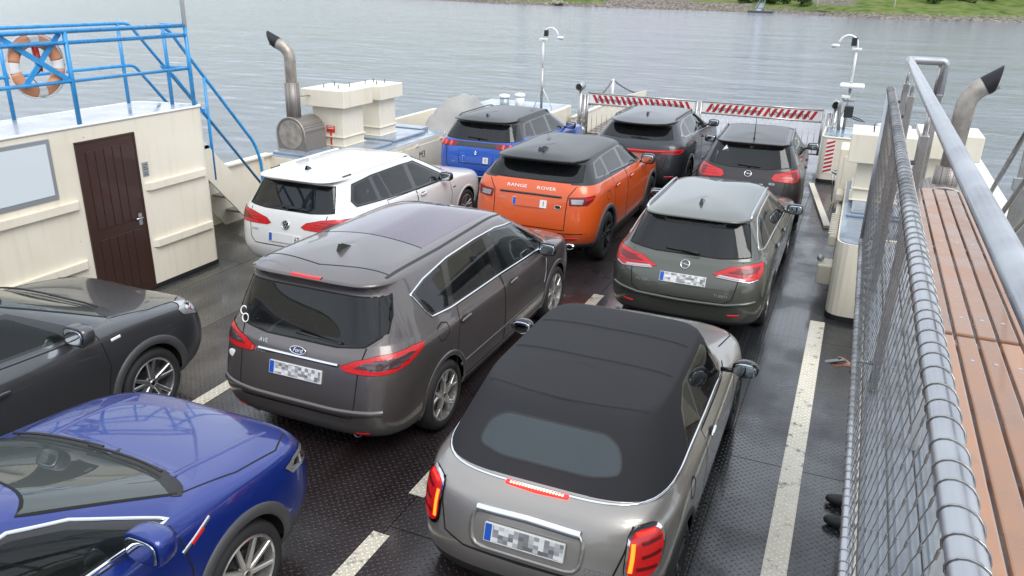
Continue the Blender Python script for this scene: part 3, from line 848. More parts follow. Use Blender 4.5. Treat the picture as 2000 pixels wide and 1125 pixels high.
ASTJ = dict(L=4.70, W=1.81, H=1.52, ra=1.03, wb=2.685, wr=.32, tyre_w=.22, gap=.045, paint='paint_aubergine', nr=NR, nf=NF,
  rear=[(.30,.22),(.06,.30),(.0,.50),(.03,.70),(.12,.93),(.17,1.0),(.21,1.04),(.46,1.40),(.36,1.45),(.66,1.49),(1.1,1.505)],
  front=[(4.4,.20),(4.62,.28),(4.70,.46),(4.66,.64),(4.46,.80),(4.05,.94),(3.50,1.03),(2.60,1.42),(2.55,1.44),(2.3,1.48),(2.0,1.50)],
  side=[(.80,.22,.2),(.87,.31,.3),(.90,.5,.5),(.905,.72,.68),(.89,.95,.86),(.86,1.02,.93),(.83,1.06,.985),(.64,1.42,1.40),(.625,1.45,1.43),(.45,1.495,1.48),(0,1.52,1.52)])
EVOQ = dict(L=4.37, W=1.93, H=1.635, ra=.82, wb=2.66, wr=.37, tyre_w=.245, gap=.05, paint='paint_orange',
  nr=[4.5,4.8,5,5,5.2,5.5,6,7,7,6,6], nf=[3.6,3.6,3.6,3.6,3.8,4,4.4,5,5,5,5],
  rear=[(.28,.27),(.08,.36),(.0,.56),(.03,.80),(.08,1.02),(.115,1.12),(.17,1.215),(.42,1.47),(.20,1.525),(.5,1.59),(1.0,1.615)],
  front=[(4.1,.25),(4.30,.34),(4.37,.55),(4.34,.76),(4.16,.95),(3.75,1.06),(3.15,1.14),(2.42,1.52),(2.36,1.54),(2.2,1.575),(1.9,1.61)],
  side=[(.86,.28,.26),(.93,.36,.35),(.96,.56,.56),(.965,.80,.78),(.945,1.08,1.0),(.915,1.17,1.05),(.88,1.24,1.10),(.68,1.50,1.51),(.665,1.53,1.535),(.48,1.585,1.59),(0,1.625,1.625)])
GOLF = dict(L=4.56, W=1.80, H=1.48, ra=.98, wb=2.635, wr=.315, tyre_w=.22, gap=.04, paint='paint_white', nr=NR, nf=NF,
  rear=[(.30,.22),(.06,.30),(.0,.50),(.02,.70),(.07,.90),(.10,.97),(.135,1.02),(.34,1.36),(.16,1.40),(.5,1.45),(1.0,1.475)],
  front=[(4.3,.20),(4.50,.28),(4.56,.46),(4.53,.64),(4.34,.78),(3.9,.90),(3.38,1.0),(2.45,1.39),(2.40,1.405),(2.2,1.44),(1.9,1.465)],
  side=[(.80,.22,.2),(.865,.31,.3),(.895,.5,.5),(.90,.72,.68),(.885,.93,.84),(.86,.99,.90),(.83,1.03,.955),(.645,1.37,1.38),(.63,1.40,1.405),(.45,1.45,1.45),(0,1.48,1.48)])
PEUG = dict(L=4.30, W=1.77, H=1.55, ra=.83, wb=2.605, wr=.345, tyre_w=.22, gap=.05, paint='paint_azure', nr=NR, nf=NF,
  rear=[(.28,.27),(.08,.36),(.0,.56),(.02,.80),(.06,1.0),(.10,1.06),(.15,1.12),(.36,1.42),(.20,1.46),(.5,1.515),(1.0,1.54)],
  front=[(4.0,.25),(4.22,.34),(4.30,.55),(4.27,.74),(4.10,.90),(3.7,1.0),(3.15,1.07),(2.35,1.46),(2.30,1.48),(2.1,1.51),(1.9,1.535)],
  side=[(.78,.28,.26),(.85,.36,.35),(.88,.56,.56),(.885,.80,.76),(.87,1.02,.94),(.845,1.08,1.0),(.815,1.13,1.04),(.64,1.44,1.45),(.625,1.47,1.475),(.46,1.515,1.515),(0,1.55,1.55)])
AUDI = dict(L=4.60, W=1.87, H=1.53, ra=.90, wb=2.76, wr=.36, tyre_w=.24, gap=.05, paint='paint_graphite', nr=NR, nf=NF,
  rear=[(.28,.25),(.08,.34),(.0,.56),(.03,.80),(.07,.98),(.10,1.06),(.18,1.14),(.52,1.37),(.30,1.41),(.7,1.48),(1.2,1.515)],
  front=[(4.3,.23),(4.52,.32),(4.60,.52),(4.56,.72),(4.38,.88),(3.95,.98),(3.45,1.06),(2.55,1.45),(2.50,1.465),(2.3,1.495),(2.1,1.52)],
  side=[(.83,.26,.24),(.90,.34,.33),(.93,.56,.56),(.935,.80,.76),(.915,1.0,.94),(.89,1.07,1.0),(.86,1.13,1.04),(.65,1.42,1.44),(.635,1.45,1.465),(.46,1.50,1.50),(0,1.53,1.53)])
PUMA = dict(L=4.26, W=1.805, H=1.54, ra=.76, wb=2.588, wr=.335, tyre_w=.22, gap=.05, paint='paint_magnetic', nr=NR,
  nf=[4.4]*7+[5]*4,
  rear=[(.28,.26),(.08,.35),(.0,.55),(.03,.78),(.10,.98),(.14,1.04),(.2,1.1),(.45,1.42),(.3,1.46),(.6,1.51),(1.0,1.53)],
  front=[(3.97,.24),(4.19,.33),(4.26,.52),(4.23,.70),(4.09,.87),(3.70,.97),(3.28,1.02),(2.42,1.44),(2.36,1.46),(2.2,1.49),(1.9,1.525)],
  side=[(.80,.27,.25),(.87,.35,.34),(.895,.55,.55),(.9025,.78,.74),(.885,1.0,.92),(.85,1.06,.985),(.815,1.10,1.02),(.62,1.43,1.43),(.605,1.455,1.455),(.44,1.50,1.50),(0,1.54,1.54)])
TROC = dict(L=4.33, W=1.82, H=1.57, ra=.80, wb=2.60, wr=.345, tyre_w=.225, gap=.05, paint='paint_cobalt', nr=NR,
  nf=[4.6]*7+[5]*4,
  rear=[(.28,.26),(.08,.35),(.0,.55),(.03,.78),(.10,1.0),(.14,1.06),(.2,1.12),(.45,1.44),(.3,1.48),(.6,1.53),(1.0,1.55)],
  front=[(4.03,.24),(4.26,.33),(4.33,.52),(4.31,.72),(4.19,.91),(3.78,1.01),(3.30,1.055),(2.42,1.46),(2.36,1.48),(2.2,1.52),(1.9,1.555)],
  side=[(.80,.27,.25),(.875,.35,.34),(.905,.55,.55),(.91,.78,.76),(.89,1.0,.94),(.855,1.06,1.005),(.82,1.11,1.045),(.63,1.46,1.455),(.615,1.485,1.48),(.45,1.53,1.53),(0,1.57,1.57)])
PLACE = {'smax': (SMAX, (-3.921, 4.68), 0.), 'mini': (MINI, (-1.421, 3.63), 0.), 'astk': (ASTK, (-1.483, 8.45), 0.), 'astj': (ASTJ, (-1.45, 13.3), R(2.5)),
  'evoq': (EVOQ, (-4.05, 10.16), 0.), 'golf': (GOLF, (-6.62, 8.0), 0.), 'peug': (PEUG, (-6.31, 13.1), 0.), 'audi': (AUDI, (-3.72, 14.6), 0.),
  'puma': (PUMA, (-6.40, 1.35), 0.), 'troc': (TROC, (-3.91, -.36), 0.)}
# BUILD
paint('paint_taupe', (.125, .108, .105), .6, .36); paint('paint_silver', (.33, .305, .28), .7, .36); paint('paint_olive', (.085, .09, .075), .6, .38)
paint('paint_aubergine', (.010, .006, .007), .1, .4, coat=.55); paint('paint_orange', (.64, .088, .009), .1, .4); paint('paint_white', (.66, .66, .655), 0., .4, dirt=.12)
paint('paint_azure', (.004, .075, .42), .2); paint('paint_graphite', (.028, .031, .038), .4, .4, coat=.6); paint('paint_magnetic', (.075, .078, .083), .6); paint('paint_cobalt', (.005, .024, .20), .3)
paint('paint_roof_grey', (.014, .015, .017), .2, .45, coat=.35, drop=.5); paint('paint_black', (.010, .010, .011), .1, .3)
fab = mat('fabric', (.026, .026, .029), .85, spec=.3)
_n = N(fab, 'ShaderNodeTexNoise'); _n.inputs['Scale'].default_value = 260; _b = N(fab, 'ShaderNodeBump'); _b.inputs['Strength'].default_value = .25; _b.inputs['Distance'].default_value = .002
L(fab, _n.outputs['Fac'], _b.inputs['Height']); L(fab, _b.outputs[0], bsdf(fab).inputs['Normal'])
pano = mat('glass_pano', (.055, .028, .06), .06, 0., coat=.6); drops(pano, 60, .8, .004, coat=False)  # purple base colour imitates the pink reflection on the roof glass

def both(pts): return [(-x, z) for x, z in reversed(pts)] + list(pts)
def rear_glass(c, poly, m='glass_dark', frame=True):
    if frame: c.ribbon('window_seal', 'seam', 'rear', poly, .014, .002, closed=True)
    return c.cut('rear_window', m, 'rear', poly)
def side_glass(c, outline, panes, chrome=None, cw=.016, trim='black_gloss', names=None):
    t = c.cut('window_trim', trim, 'side', outline)
    for k, pn in enumerate(panes):
        pl, m = pn
        c.cut('side_window', m, 'side', rpoly(pl, .03, 2))
    if chrome: c.ribbon('chrome_trim', chrome, 'side', outline, cw, .005, closed=True, thick=.004)
def windshield(c, poly, m='glass_screen'):
    c.ribbon('window_seal', 'seam', 'front', poly, .02, .002, closed=True)
    return c.cut('windshield', m, 'front', poly)
def gap(c, proj, pts, closed=False, w=.012): c.ribbon('panel_gap', 'seam', proj, pts, w, .0015, closed=closed, both=True)
def lamp(c, poly, m='lamp_red', inner=(), proj='diag', name='tail_lamp', off=.006):
    ids = c.cut(name, m, proj, poly, off=off)
    for k, (nm, mm, pl) in enumerate(inner):
        for i, pj in zip(ids, (proj, MIRR[proj])):
            j = c.newtag(nm, mm, off + .0015, i)
            for f in c.region(pj, pl, {i}): f[c.lay] = j
    c.ribbon('lamp_gap', 'seam', proj, poly, .007, .004, closed=True)
    if name == 'tail_lamp' and m == 'lamp_red':
        zs = [p[1] for p in poly]; z0, z1 = min(zs), max(zs)
        for f_ in (.3, .5, .7):
            z = z0 + (z1 - z0) * f_; xs = []
            for a, b in zip(poly, list(poly[1:]) + [poly[0]]):
                if (a[1] - z) * (b[1] - z) < 0: xs.append(a[0] + (b[0] - a[0]) * (z - a[1]) / (b[1] - a[1]))
            if len(xs) >= 2:
                u0, u1 = min(xs), max(xs); d_ = u1 - u0
                c.ribbon('lamp_rib', 'lamp_red_deep', proj, [(u0 + d_ * .16, z), (u1 - d_ * .16, z)], .006, off + .004)
    return ids
def badge(c, proj, u, v, r, kind, m='chrome'):
    p, nr = c.on(proj, u, v, .004)
    U = Vector((1, 0, 0)); Vv = nr.cross(U).normalized(); Vv = Vv if Vv.z > 0 else -Vv
    def P(a, b, h=0.): return p + U * a + Vv * b + nr * h
    bm = bmesh.new()
    if kind == 'oval':
        e = [(math.cos(t) * r * 1.5, math.sin(t) * r * .62) for t in (2 * math.pi * i / 24 for i in range(24))]
        tube(bm, [P(a, b, .003) for a, b in e], .006, 6, closed=True)
        o = c.put('badge', bm, m)
        bm = bmesh.new(); bm.faces.new([bm.verts.new(P(a, b, .003)) for a, b in e]); c.put('badge_field', bm, 'badge_blue', o, False)
        lettering('badge_script', 'Ford', r * .95, 'chrome', o, P(0, 0, .005), U, Vv, .001, shear=.25)
        return
    if kind in ('ring_vw', 'ring_bolt'):
        tube(bm, [P(math.cos(t) * r, math.sin(t) * r, .004) for t in (2 * math.pi * i / 24 for i in range(24))], r * .11, 6, closed=True)
        if kind == 'ring_vw':
            tube(bm, [P(-.5 * r, .8 * r, .004), P(0, .12 * r, .004), P(.5 * r, .8 * r, .004)], r * .1, 5)
            tube(bm, [P(-.88 * r, .35 * r, .004), P(-.42 * r, -.78 * r, .004), P(0, .02 * r, .004), P(.42 * r, -.78 * r, .004), P(.88 * r, .35 * r, .004)], r * .1, 5)
        else:
            tube(bm, [P(-1.15 * r, .12 * r, .004), P(.25 * r, .12 * r, .004), P(-.25 * r, -.12 * r, .004), P(1.15 * r, -.12 * r, .004)], r * .1, 5)
        o = c.put('badge', bm, m)
        if kind == 'ring_vw':
            bm = bmesh.new(); bm.faces.new([bm.verts.new(P(math.cos(t) * r, math.sin(t) * r, .001)) for t in (2 * math.pi * i / 24 for i in range(24))]); c.put('badge_field', bm, 'black_gloss', o, False)
        return
    if kind == 'lion':   # small upright heraldic animal: only its outline reads at this size
        for a, b, rr in (((-.2, .75), (.25, .55), .22), ((.25, .55), (-.1, .05), .2), ((-.1, .05), (.3, -.8), .17), ((-.1, .05), (-.35, -.8), .15), ((.1, .4), (-.6, .25), .12), ((.05, .2), (-.6, -.15), .11), ((.1, -.1), (.75, .35), .08)):
            tube(bm, [P(a[0] * r, a[1] * r, .004), P(b[0] * r, b[1] * r, .004)], r * rr, 6)
        c.put('badge', bm, m); return
    if kind == 'pill':
        e = [(math.cos(t) * r * 1.3, math.sin(t) * r * .7) for t in (2 * math.pi * i / 20 for i in range(20))]
        tube(bm, [P(a, b, .003) for a, b in e], .004, 6, closed=True); o = c.put('badge', bm, m)
        bm = bmesh.new(); bm.faces.new([bm.verts.new(P(a, b, .003)) for a, b in e]); c.put('badge_field', bm, 'black_gloss', o, False)
def words(c, s, x, z, size, m='chrome', sx=1., proj='rear', shear=0.):
    p, nr = c.on(proj, x, z, .004)
    p2, _ = c.on(proj, x + .03, z, .004); X = (p2 - p)
    if X.length < .005: X = Vector((1, 0, 0))
    up = nr.cross(X.normalized()); up = up if up.z > 0 else -up
    lettering('lettering', s, size, m, c.root, p, X, up, .0015, sx, shear)
def exhausts(c, xs, y, z, r=.035, m='chrome_dull', rect=False):
    for x in xs:
        bm = bmesh.new()
        lathe(bm, [(r * .82, y + .18), (r, y + .18), (r, y), (r * .82, y + .004), (r * .8, y + .12)], 18, 'y', (x, 0, z))
        if rect:
            for v in bm.verts: v.co.x = x + (v.co.x - x) * 1.9
        e = c.put('exhaust', bm, m)
        bm = bmesh.new(); lathe(bm, [(.001, y + .1), (r * .8, y + .1)], 18, 'y', (x, 0, z)); c.put('exhaust_bore', bm, 'seam', e)
mat('badge_blue', (.006, .014, .07), .3, coat=.6)
def reflectors(c, x, z, w=.12, m='lamp_red'):
    for sg in (1, -1): c.ribbon('reflector', m, 'rear', [(sg * (x - w / 2), z), (sg * (x + w / 2), z + .01)], .03, .006, thick=.006, both=False)
def lower(c, z, m='grey_plastic', name='bumper_lower'):
    i = c.newtag(name, m)
    for pj, poly in (('rear', [(-1.2, 0), (1.2, 0), (1.2, z), (-1.2, z)]), ('diag', [(-.6, 0), (1.4, 0), (1.4, z), (-.6, z)]), ('diagl', [(-.6, 0), (1.4, 0), (1.4, z), (-.6, z)])):
        for f in c.region(pj, poly, {0}):
            if f.calc_center_median().y < c.S['ra'] - c.S['wr'] * .6: f[c.lay] = i
def front_lower(c, z, m='grey_plastic'):
    i = c.newtag('front_bumper', m); Lc = c.S['L']
    for f in c.region('front', [(-1.2, 0), (1.2, 0), (1.2, z), (-1.2, z)], {0}): f[c.lay] = i
def sills(c, z, m='grey_plastic'):
    S = c.S; c.cut('sill', m, 'side', [(S['ra'], 0), (S['ra'] + S['wb'], 0), (S['ra'] + S['wb'], z), (S['ra'], z)], within={0})
def blur_plate(c, z, cells, w=.52, h=.11, x=0., tilt=None, off=.014):
    """plate whose characters are smeared into grey patches"""
    pl, cc, X, Up, Nn = c.plate(z, x, w, h, tilt=tilt, off=off)
    bm = bmesh.new(); bx(bm, (-w / 2 + .055, -h / 2 + .006, .0005), (w / 2 - .006, h / 2 - .006, .0016))
    mm = Matrix((X, Up, Nn)).transposed().to_4x4(); mm.translation = cc; bm.transform(mm)
    c.put('plate_print', bm, 'plate_blur', pl, False)
m = mat('plate_blur', (.5, .5, .5), .45)
_t = N(m, 'ShaderNodeTexCoord'); _s = N(m, 'ShaderNodeVectorMath', operation='SNAP'); _s.inputs[1].default_value = (.033, 9., .024); L(m, _t.outputs['Object'], _s.inputs[0])
_w = N(m, 'ShaderNodeTexWhiteNoise'); L(m, _s.outputs[0], _w.inputs['Vector']); _r2 = ramp(m, _w.outputs['Value'], [(.0, (.12, .12, .12)), (.35, (.30, .30, .31)), (.6, (.55, .55, .55)), (1, (.72, .72, .71))]); L(m, _r2.outputs[0], bsdf(m).inputs['Base Color'])
def worn_plate(c, z, s, sx, w=.52, h=.11, x=0., tilt=None, body=None):
    """plate of which only the last character and the blue band read"""
    pl, cc, X, Up, Nn = c.plate(z, x, w, h, tilt=tilt)
    if body:
        bm = bmesh.new(); bx(bm, (-w / 2 + .05, -h / 2 - .003, -.003), (sx - .055, h / 2 + .003, .0025))
        mm = Matrix((X, Up, Nn)).transposed().to_4x4(); mm.translation = cc; bm.transform(mm); c.put('plate_cover', bm, body, pl, False)
    if s: lettering('plate_letters', s, .095, 'plate_black', pl, cc + X * sx + Nn * .003, X, Up, .0008, .8)
def seams_tailgate(c, pts): gap(c, 'rear', both(pts))
def doors(c, polys, mats=None):
    """door sheets with their shut lines"""
    for p in polys:
        c.cut('door', c.S['paint'], 'side', p, within={0}); gap(c, 'side', p, closed=True)
def start(key, name, label):
    sp, xy, rz = PLACE[key]; c = Car(name, sp, (*xy, 0), rz, label); return c
def finish(c, style, rim='rim_silver', seat='seat_dark'):
    c.underbody(); c.wheels(style, rim); c.cabin(seat); c.build()

# ---------------------------------------------------------------- taupe people carrier
c = start('smax', 'minivan', 'taupe grey minivan with panoramic roof and a blurred plate, in the middle row')
c.root['category'] = 'minivan'
c.openings(tw=.055, off=.008)
rear_glass(c, both([(.35, 1.045), (.60, 1.075), (.745, 1.18), (.735, 1.30), (.69, 1.455)]))
D = [(.69, 1.385), (.80, 1.21), (.87, 1.135), (1.2, 1.10), (2.27, 1.075), (3.66, 1.015), (3.58, 1.07), (2.97, 1.42), (2.47, 1.49), (1.99, 1.50), (1.40, 1.49), (.93, 1.44)]
side_glass(c, D, [([(.75, 1.375), (.88, 1.165), (1.18, 1.13), (1.29, 1.47), (.93, 1.42)], 'glass_dark'), ([(1.27, 1.125), (2.18, 1.10), (2.16, 1.475), (1.40, 1.47)], 'glass_dark'),
  ([(2.34, 1.10), (3.18, 1.065), (2.82, 1.40), (2.47, 1.465), (2.33, 1.475)], 'glass_clear'), ([(3.27, 1.06), (3.56, 1.05), (2.99, 1.385)], 'glass_clear')], 'chrome', .02)
windshield(c, both([(.72, 1.06), (.60, 1.475)]))
lamp(c, [(.36, .915), (.39, .88), (.55, .872), (.75, .885), (.92, .925), (1.07, .985), (1.085, 1.015), (.95, 1.035), (.67, 1.025), (.48, .975)], 'lamp_red',
  [('lamp_insert', 'lamp_smoke', [(.47, .925), (.60, .905), (.80, .925), (.98, .985), (.93, 1.003), (.68, .99), (.54, .965)])])
lower(c, .40)
doors(c, [[(1.13, .36), (2.25, .36), (2.25, 1.07), (1.30, 1.09), (1.20, .80)], [(2.265, .36), (3.42, .36), (3.48, .80), (3.45, 1.01), (2.265, 1.068)]])
gap(c, 'side', [(.86, .96), (.88, .91), (.97, .90), (1.05, .94), (1.05, 1.02), (.97, 1.05), (.88, 1.03)], True)
seams_tailgate(c, [(.55, .50), (.575, .62), (.585, .88), (.615, 1.07)])
gap(c, 'rear', [(-.55, .50), (.55, .50)])
c.ribbon('tailgate_bar', 'chrome', 'rear', [(-.40, .915), (.40, .915)], .034, .012, thick=.012, both=False)
c.ribbon('bumper_ledge', 'paint_taupe', 'rear', [(-.80, .565), (-.4, .545), (.4, .545), (.80, .565)], .05, .018, thick=.018, both=False)
c.ribbon('third_brake_lamp', 'lamp_red', 'top', [(-.15, .285), (0, .278), (.15, .285)], .045, .008, thick=.01, both=False)
c.cut('panoramic_roof', 'glass_pano', 'top', [(-.54, 1.25), (.54, 1.25), (.55, 2.75), (-.55, 2.75)], zlim=(1.4, 2))
for sg in (1, -1): c.ribbon('roof_channel', 'black_matt', 'top', [(sg * .615, .52), (sg * .625, 1.4), (sg * .61, 2.2), (sg * .59, 2.85)], .028, .002, both=False)
gap(c, 'top', [(-.60, .58), (0, .47), (.60, .58)]); gap(c, 'top', [(-.54, 1.25), (.54, 1.25)])
badge(c, 'rear', 0, .965, .052, 'oval'); words(c, 'AVE', -.36, .985, .05, 'chrome_dull'); words(c, 'S-MAX', -.40, .905, .055, 'chrome', shear=.3)
blur_plate(c, .795, 3)
c.wiper(-.02, .40, 1.10, 1.075, (-.02, 1.10))
p, nr = c.on('rear', -.70, .80, .004); bm = bmesh.new(); blob(bm, p, (.04, .004, .04), 2, 8); c.put('sticker', bm, 'print_white')
for k, (u, v) in enumerate(((-.655, 1.155), (-.615, 1.105))):
    p, nr = c.on('rear', u, v, .004); bm = bmesh.new(); tube(bm, [p + Vector((math.cos(t) * .032, math.sin(t) * .012, math.sin(t) * .034)) for t in (2 * math.pi * i / 18 for i in range(18))], .006, 5, closed=True); c.put('sticker', bm, 'print_white')
reflectors(c, .62, .34); exhausts(c, (-.52, .52), .13, .295, .042)
c.mirror(1.0, 3.30, 1.06, (.105, .08, .075), 'black_gloss'); c.handles((1.36, 2.47), .955, 'paint_taupe', .2, -.01)
c.antenna(.83)
c.ribbon('side_vent', 'chrome_dull', 'side', [(3.40, .62), (3.44, .75), (3.46, .90)], .018, .006, thick=.006)
c.ribbon('side_moulding', 'paint_taupe', 'side', [(1.25, .52), (3.3, .50)], .03, .006, thick=.006)
finish(c, dict(kind='star', n=5, rr=.245), 'rim_polished')

# ---------------------------------------------------------------- silver convertible
c = start('mini', 'convertible', 'silver grey convertible with closed black fabric roof and lit brake light, nearest the camera')
c.root['category'] = 'convertible'
c.openings('black_matt', .06, .008)
def above(c, part, m, zr, zs0, zs1, y1, zmin, ytop=None):
    i = c.newtag(part, m)
    S = c.S
    for pj in ('side', 'sidel'):
        for f in c.region(pj, [(-.2, zr), (y1, zs1), (y1 - .4, 2), (-.2, 2)], {0}): f[c.lay] = i
    for f in c.region('rear', [(-1.2, zr), (1.2, zr), (1.2, 2), (-1.2, 2)], {0}):
        f[c.lay] = i
    for f in c.region('top', [(-1, .0), (1, .0), (1, ytop or y1), (-1, ytop or y1)], {0}, (zmin, 3)): f[c.lay] = i
    return i
top = above(c, 'soft_top', 'fabric', .963, .963, .955, 2.32, 1.0, 2.24)
rg = rpoly(both([(.30, 1.045), (.48, 1.075), (.44, 1.195), (.34, 1.25)]), .05, 3)
c.cut('rear_window', 'glass_rear_fabric', 'rear', rg); c.ribbon('window_seal', 'black_matt', 'rear', rg, .012, .002, closed=True)
side_glass(c, [(1.0, 1.0), (2.60, .975), (2.50, 1.03), (2.14, 1.295), (1.95, 1.315), (1.3, 1.305), (1.12, 1.21)],
  [([(1.04, 1.01), (1.40, .995), (1.40, 1.285), (1.31, 1.285), (1.15, 1.20)], 'glass_dark'), ([(1.43, .995), (2.50, .985), (2.42, 1.04), (2.10, 1.27), (1.95, 1.295), (1.43, 1.285)], 'glass_clear')])
windshield(c, both([(.66, 1.0), (.55, 1.335)]))
for y0, y1, xx in ((.675, .72, .54), (1.22, 1.24, .57), (1.75, 1.76, .57)):
    c.ribbon('top_seam', 'fabric', 'top', [(-xx, y1), (-xx * .5, y0), (0, y0 - .015), (xx * .5, y0), (xx, y1)], .030, .008, thick=.010, both=False)
_h = []
for _i in range(25):
    _p = math.pi / 2 * _i / 24; _a, _b2 = math.sin(_p), math.cos(_p); _k = (_a ** 4 + _b2 ** 4) ** -.25
    _h.append((.772 * _a * _k, 1.05 - .815 * _b2 * _k))
BELT = [(-x, y) for x, y in [(.775, 2.3), (.776, 1.6)] + _h[::-1]] + _h[1:] + [(.776, 1.6), (.775, 2.3)]
c.ribbon('chrome_belt', 'chrome', 'top', BELT, .02, .006, thick=.006, both=False)
bk = c.ribbon('third_brake_lamp', 'lamp_lit', 'top', [(-.205, .225), (0, .215), (.205, .225)], .034, .012, thick=.012, both=False)[0]
for i in range(18):
    p, nr = c.on('top', -.17 + .02 * i, .222, .014); bm = bmesh.new(); blob(bm, p, (.0075, .010, .004), 3, 6); c.put('diode', bm, 'lamp_lit_hot', bk)
LP = rpoly([(.475, .575), (.71, .585), (.785, .80), (.74, .89), (.545, .88)], .09, 4)
LI = rpoly([(.49, .592), (.70, .602), (.765, .795), (.73, .87), (.555, .862)], .085, 4)
lamp(c, LP, 'chrome', [('lamp_lens', 'lamp_glow', LI)], name='tail_lamp', off=.012)
for sg, pj in ((1, 'diag'), (-1, 'diagl')):
    c.ribbon('indicator', 'lamp_amber', pj, [(.525, .635), (.545, .72), (.562, .80)], .026, .02, thick=.004, both=False)
    for a, b in (((.56, .65), (.70, .65)), ((.60, .715), (.735, .735)), ((.61, .79), (.74, .81))):
        c.ribbon('lamp_bar', 'lamp_red_deep', pj, [a, b], .022, .017, both=False)
    c.ribbon('lamp_bar', 'lamp_lit', pj, [(.585, .845), (.70, .855)], .02, .018, both=False)
seams_tailgate(c, [(.40, .545), (.55, .59), (.60, .75), (.62, .88)]); gap(c, 'rear', [(-.40, .545), (0, .535), (.40, .545)])
c.ribbon('plate_surround', 'paint_silver', 'rear', rpoly(both([(.355, .575), (.365, .80)]), .08, 3), .03, .012, closed=True, thick=.014)
c.ribbon('tailgate_handle', 'chrome', 'rear', [(-.335, .80), (0, .808), (.335, .80)], .055, .03, thick=.03, both=False)
blur_plate(c, .685, 9, .52, .115, off=.03)
lower(c, .40, 'black_matt')
words(c, 'COOPER', .465, .612, .045, 'chrome', .95)
doors(c, [[(1.33, .34), (2.52, .34), (2.56, .70), (2.56, .94), (1.36, .945), (1.33, .80)]])
gap(c, 'side', [(.86 + .07 * math.cos(t), .80 + .07 * math.sin(t)) for t in (2 * math.pi * i / 16 for i in range(16))], True)
c.mirror(.955, 2.30, 1.03, (.105, .085, .072), 'black_gloss', n=2.2); c.handles((1.52,), .865, 'chrome', .17)
exhausts(c, (-.06, .06), .08, .28, .04, 'chrome')
bm = bmesh.new(); blob(bm, c.on('top', -.12, 2.3, .01)[0], (.02, .03, .015), 2.5, 6); c.put('antenna', bm, 'black_matt')
gap(c, 'top', [(-.66, 2.86), (-.70, 3.3), (-.6, 3.65), (0, 3.74), (.6, 3.65), (.70, 3.3), (.66, 2.86)])
finish(c, dict(kind='split', n=5, rr=.225), 'rim_dark', 'seat_beige')

# ---------------------------------------------------------------- olive estate
c = start('astk', 'estate_car', 'olive grey estate car with silver roof rails, directly in front of the convertible')
c.root['category'] = 'estate car'
c.openings(tw=.05)
rear_glass(c, both([(.36, 1.012), (.69, 1.045), (.60, 1.365)]))
side_glass(c, [(.47, 1.10), (.62, 1.07), (1.5, 1.05), (3.02, .985), (2.92, 1.05), (2.30, 1.345), (1.94, 1.365), (1.3, 1.365), (.88, 1.345), (.60, 1.22)],
  [([(.56, 1.115), (.66, 1.09), (1.05, 1.075), (1.10, 1.335), (.90, 1.325), (.68, 1.21)], 'glass_dark'), ([(1.14, 1.075), (1.86, 1.055), (1.84, 1.35), (1.2, 1.34)], 'glass_dark'), ([(1.97, 1.05), (2.9, 1.01), (2.84, 1.06), (2.28, 1.325), (1.96, 1.35)], 'glass_clear')], 'chrome', .02)
windshield(c, both([(.68, 1.03), (.56, 1.385)]))
lamp(c, [(.30, .862), (.345, .835), (.62, .812), (.74, .845), (.80, .90), (.875, .99), (.70, .985), (.467, .95)], 'lamp_red',
  [('lamp_insert', 'lamp_red_deep', [(.42, .885), (.60, .875), (.75, .925), (.80, .965), (.55, .94)]), ('reversing_lamp', 'lamp_clear', [(.33, .845), (.56, .822), (.575, .838), (.36, .862)])])
c.ribbon('chrome_strip', 'chrome_dull', 'diag', [(.32, .835), (.60, .808), (.72, .83)], .014, .01, thick=.004)
lower(c, .33, 'black_matt')
seams_tailgate(c, [(.48, .56), (.57, .62), (.60, .80), (.62, 1.0)]); gap(c, 'rear', [(-.48, .56), (0, .53), (.48, .56)])
c.ribbon('bumper_ledge', 'paint_olive', 'rear', [(-.80, .59), (-.5, .545), (0, .53), (.5, .545), (.80, .59)], .035, .02, thick=.02, both=False)
badge(c, 'rear', 0, .915, .05, 'ring_bolt'); blur_plate(c, .765, 5); words(c, 'ASTRA', -.46, .70, .05, 'chrome_dull'); words(c, 'TURBO', .44, .64, .045, 'chrome_dull')
c.wiper(-.25, .12, 1.05, 1.03, (.12, 1.03)); reflectors(c, .60, .42)
doors(c, [[(1.12, .34), (1.90, .34), (1.90, 1.035), (1.2, 1.04), (1.2, .7)], [(1.915, .34), (3.02, .34), (3.06, .7), (2.98, .97), (1.915, 1.03)]])
c.mirror(.955, 2.72, 1.05, (.105, .075, .07), 'black_gloss'); c.handles((1.30, 2.08), .93, 'paint_olive', .18, -.01)
c.antenna(.86); c.rails(.62, 2.35, .60, 'rail_silver', .03)
c.cut('third_brake_lamp', 'lamp_red_deep', 'rear', [(-.14, 1.385), (.14, 1.385), (.14, 1.40), (-.14, 1.40)])
gap(c, 'top', [(-.60, 3.55), (-.68, 4.0), (-.60, 4.45)]); gap(c, 'top', [(.60, 3.55), (.68, 4.0), (.60, 4.45)])
finish(c, dict(kind='five', n=5, rr=.22))

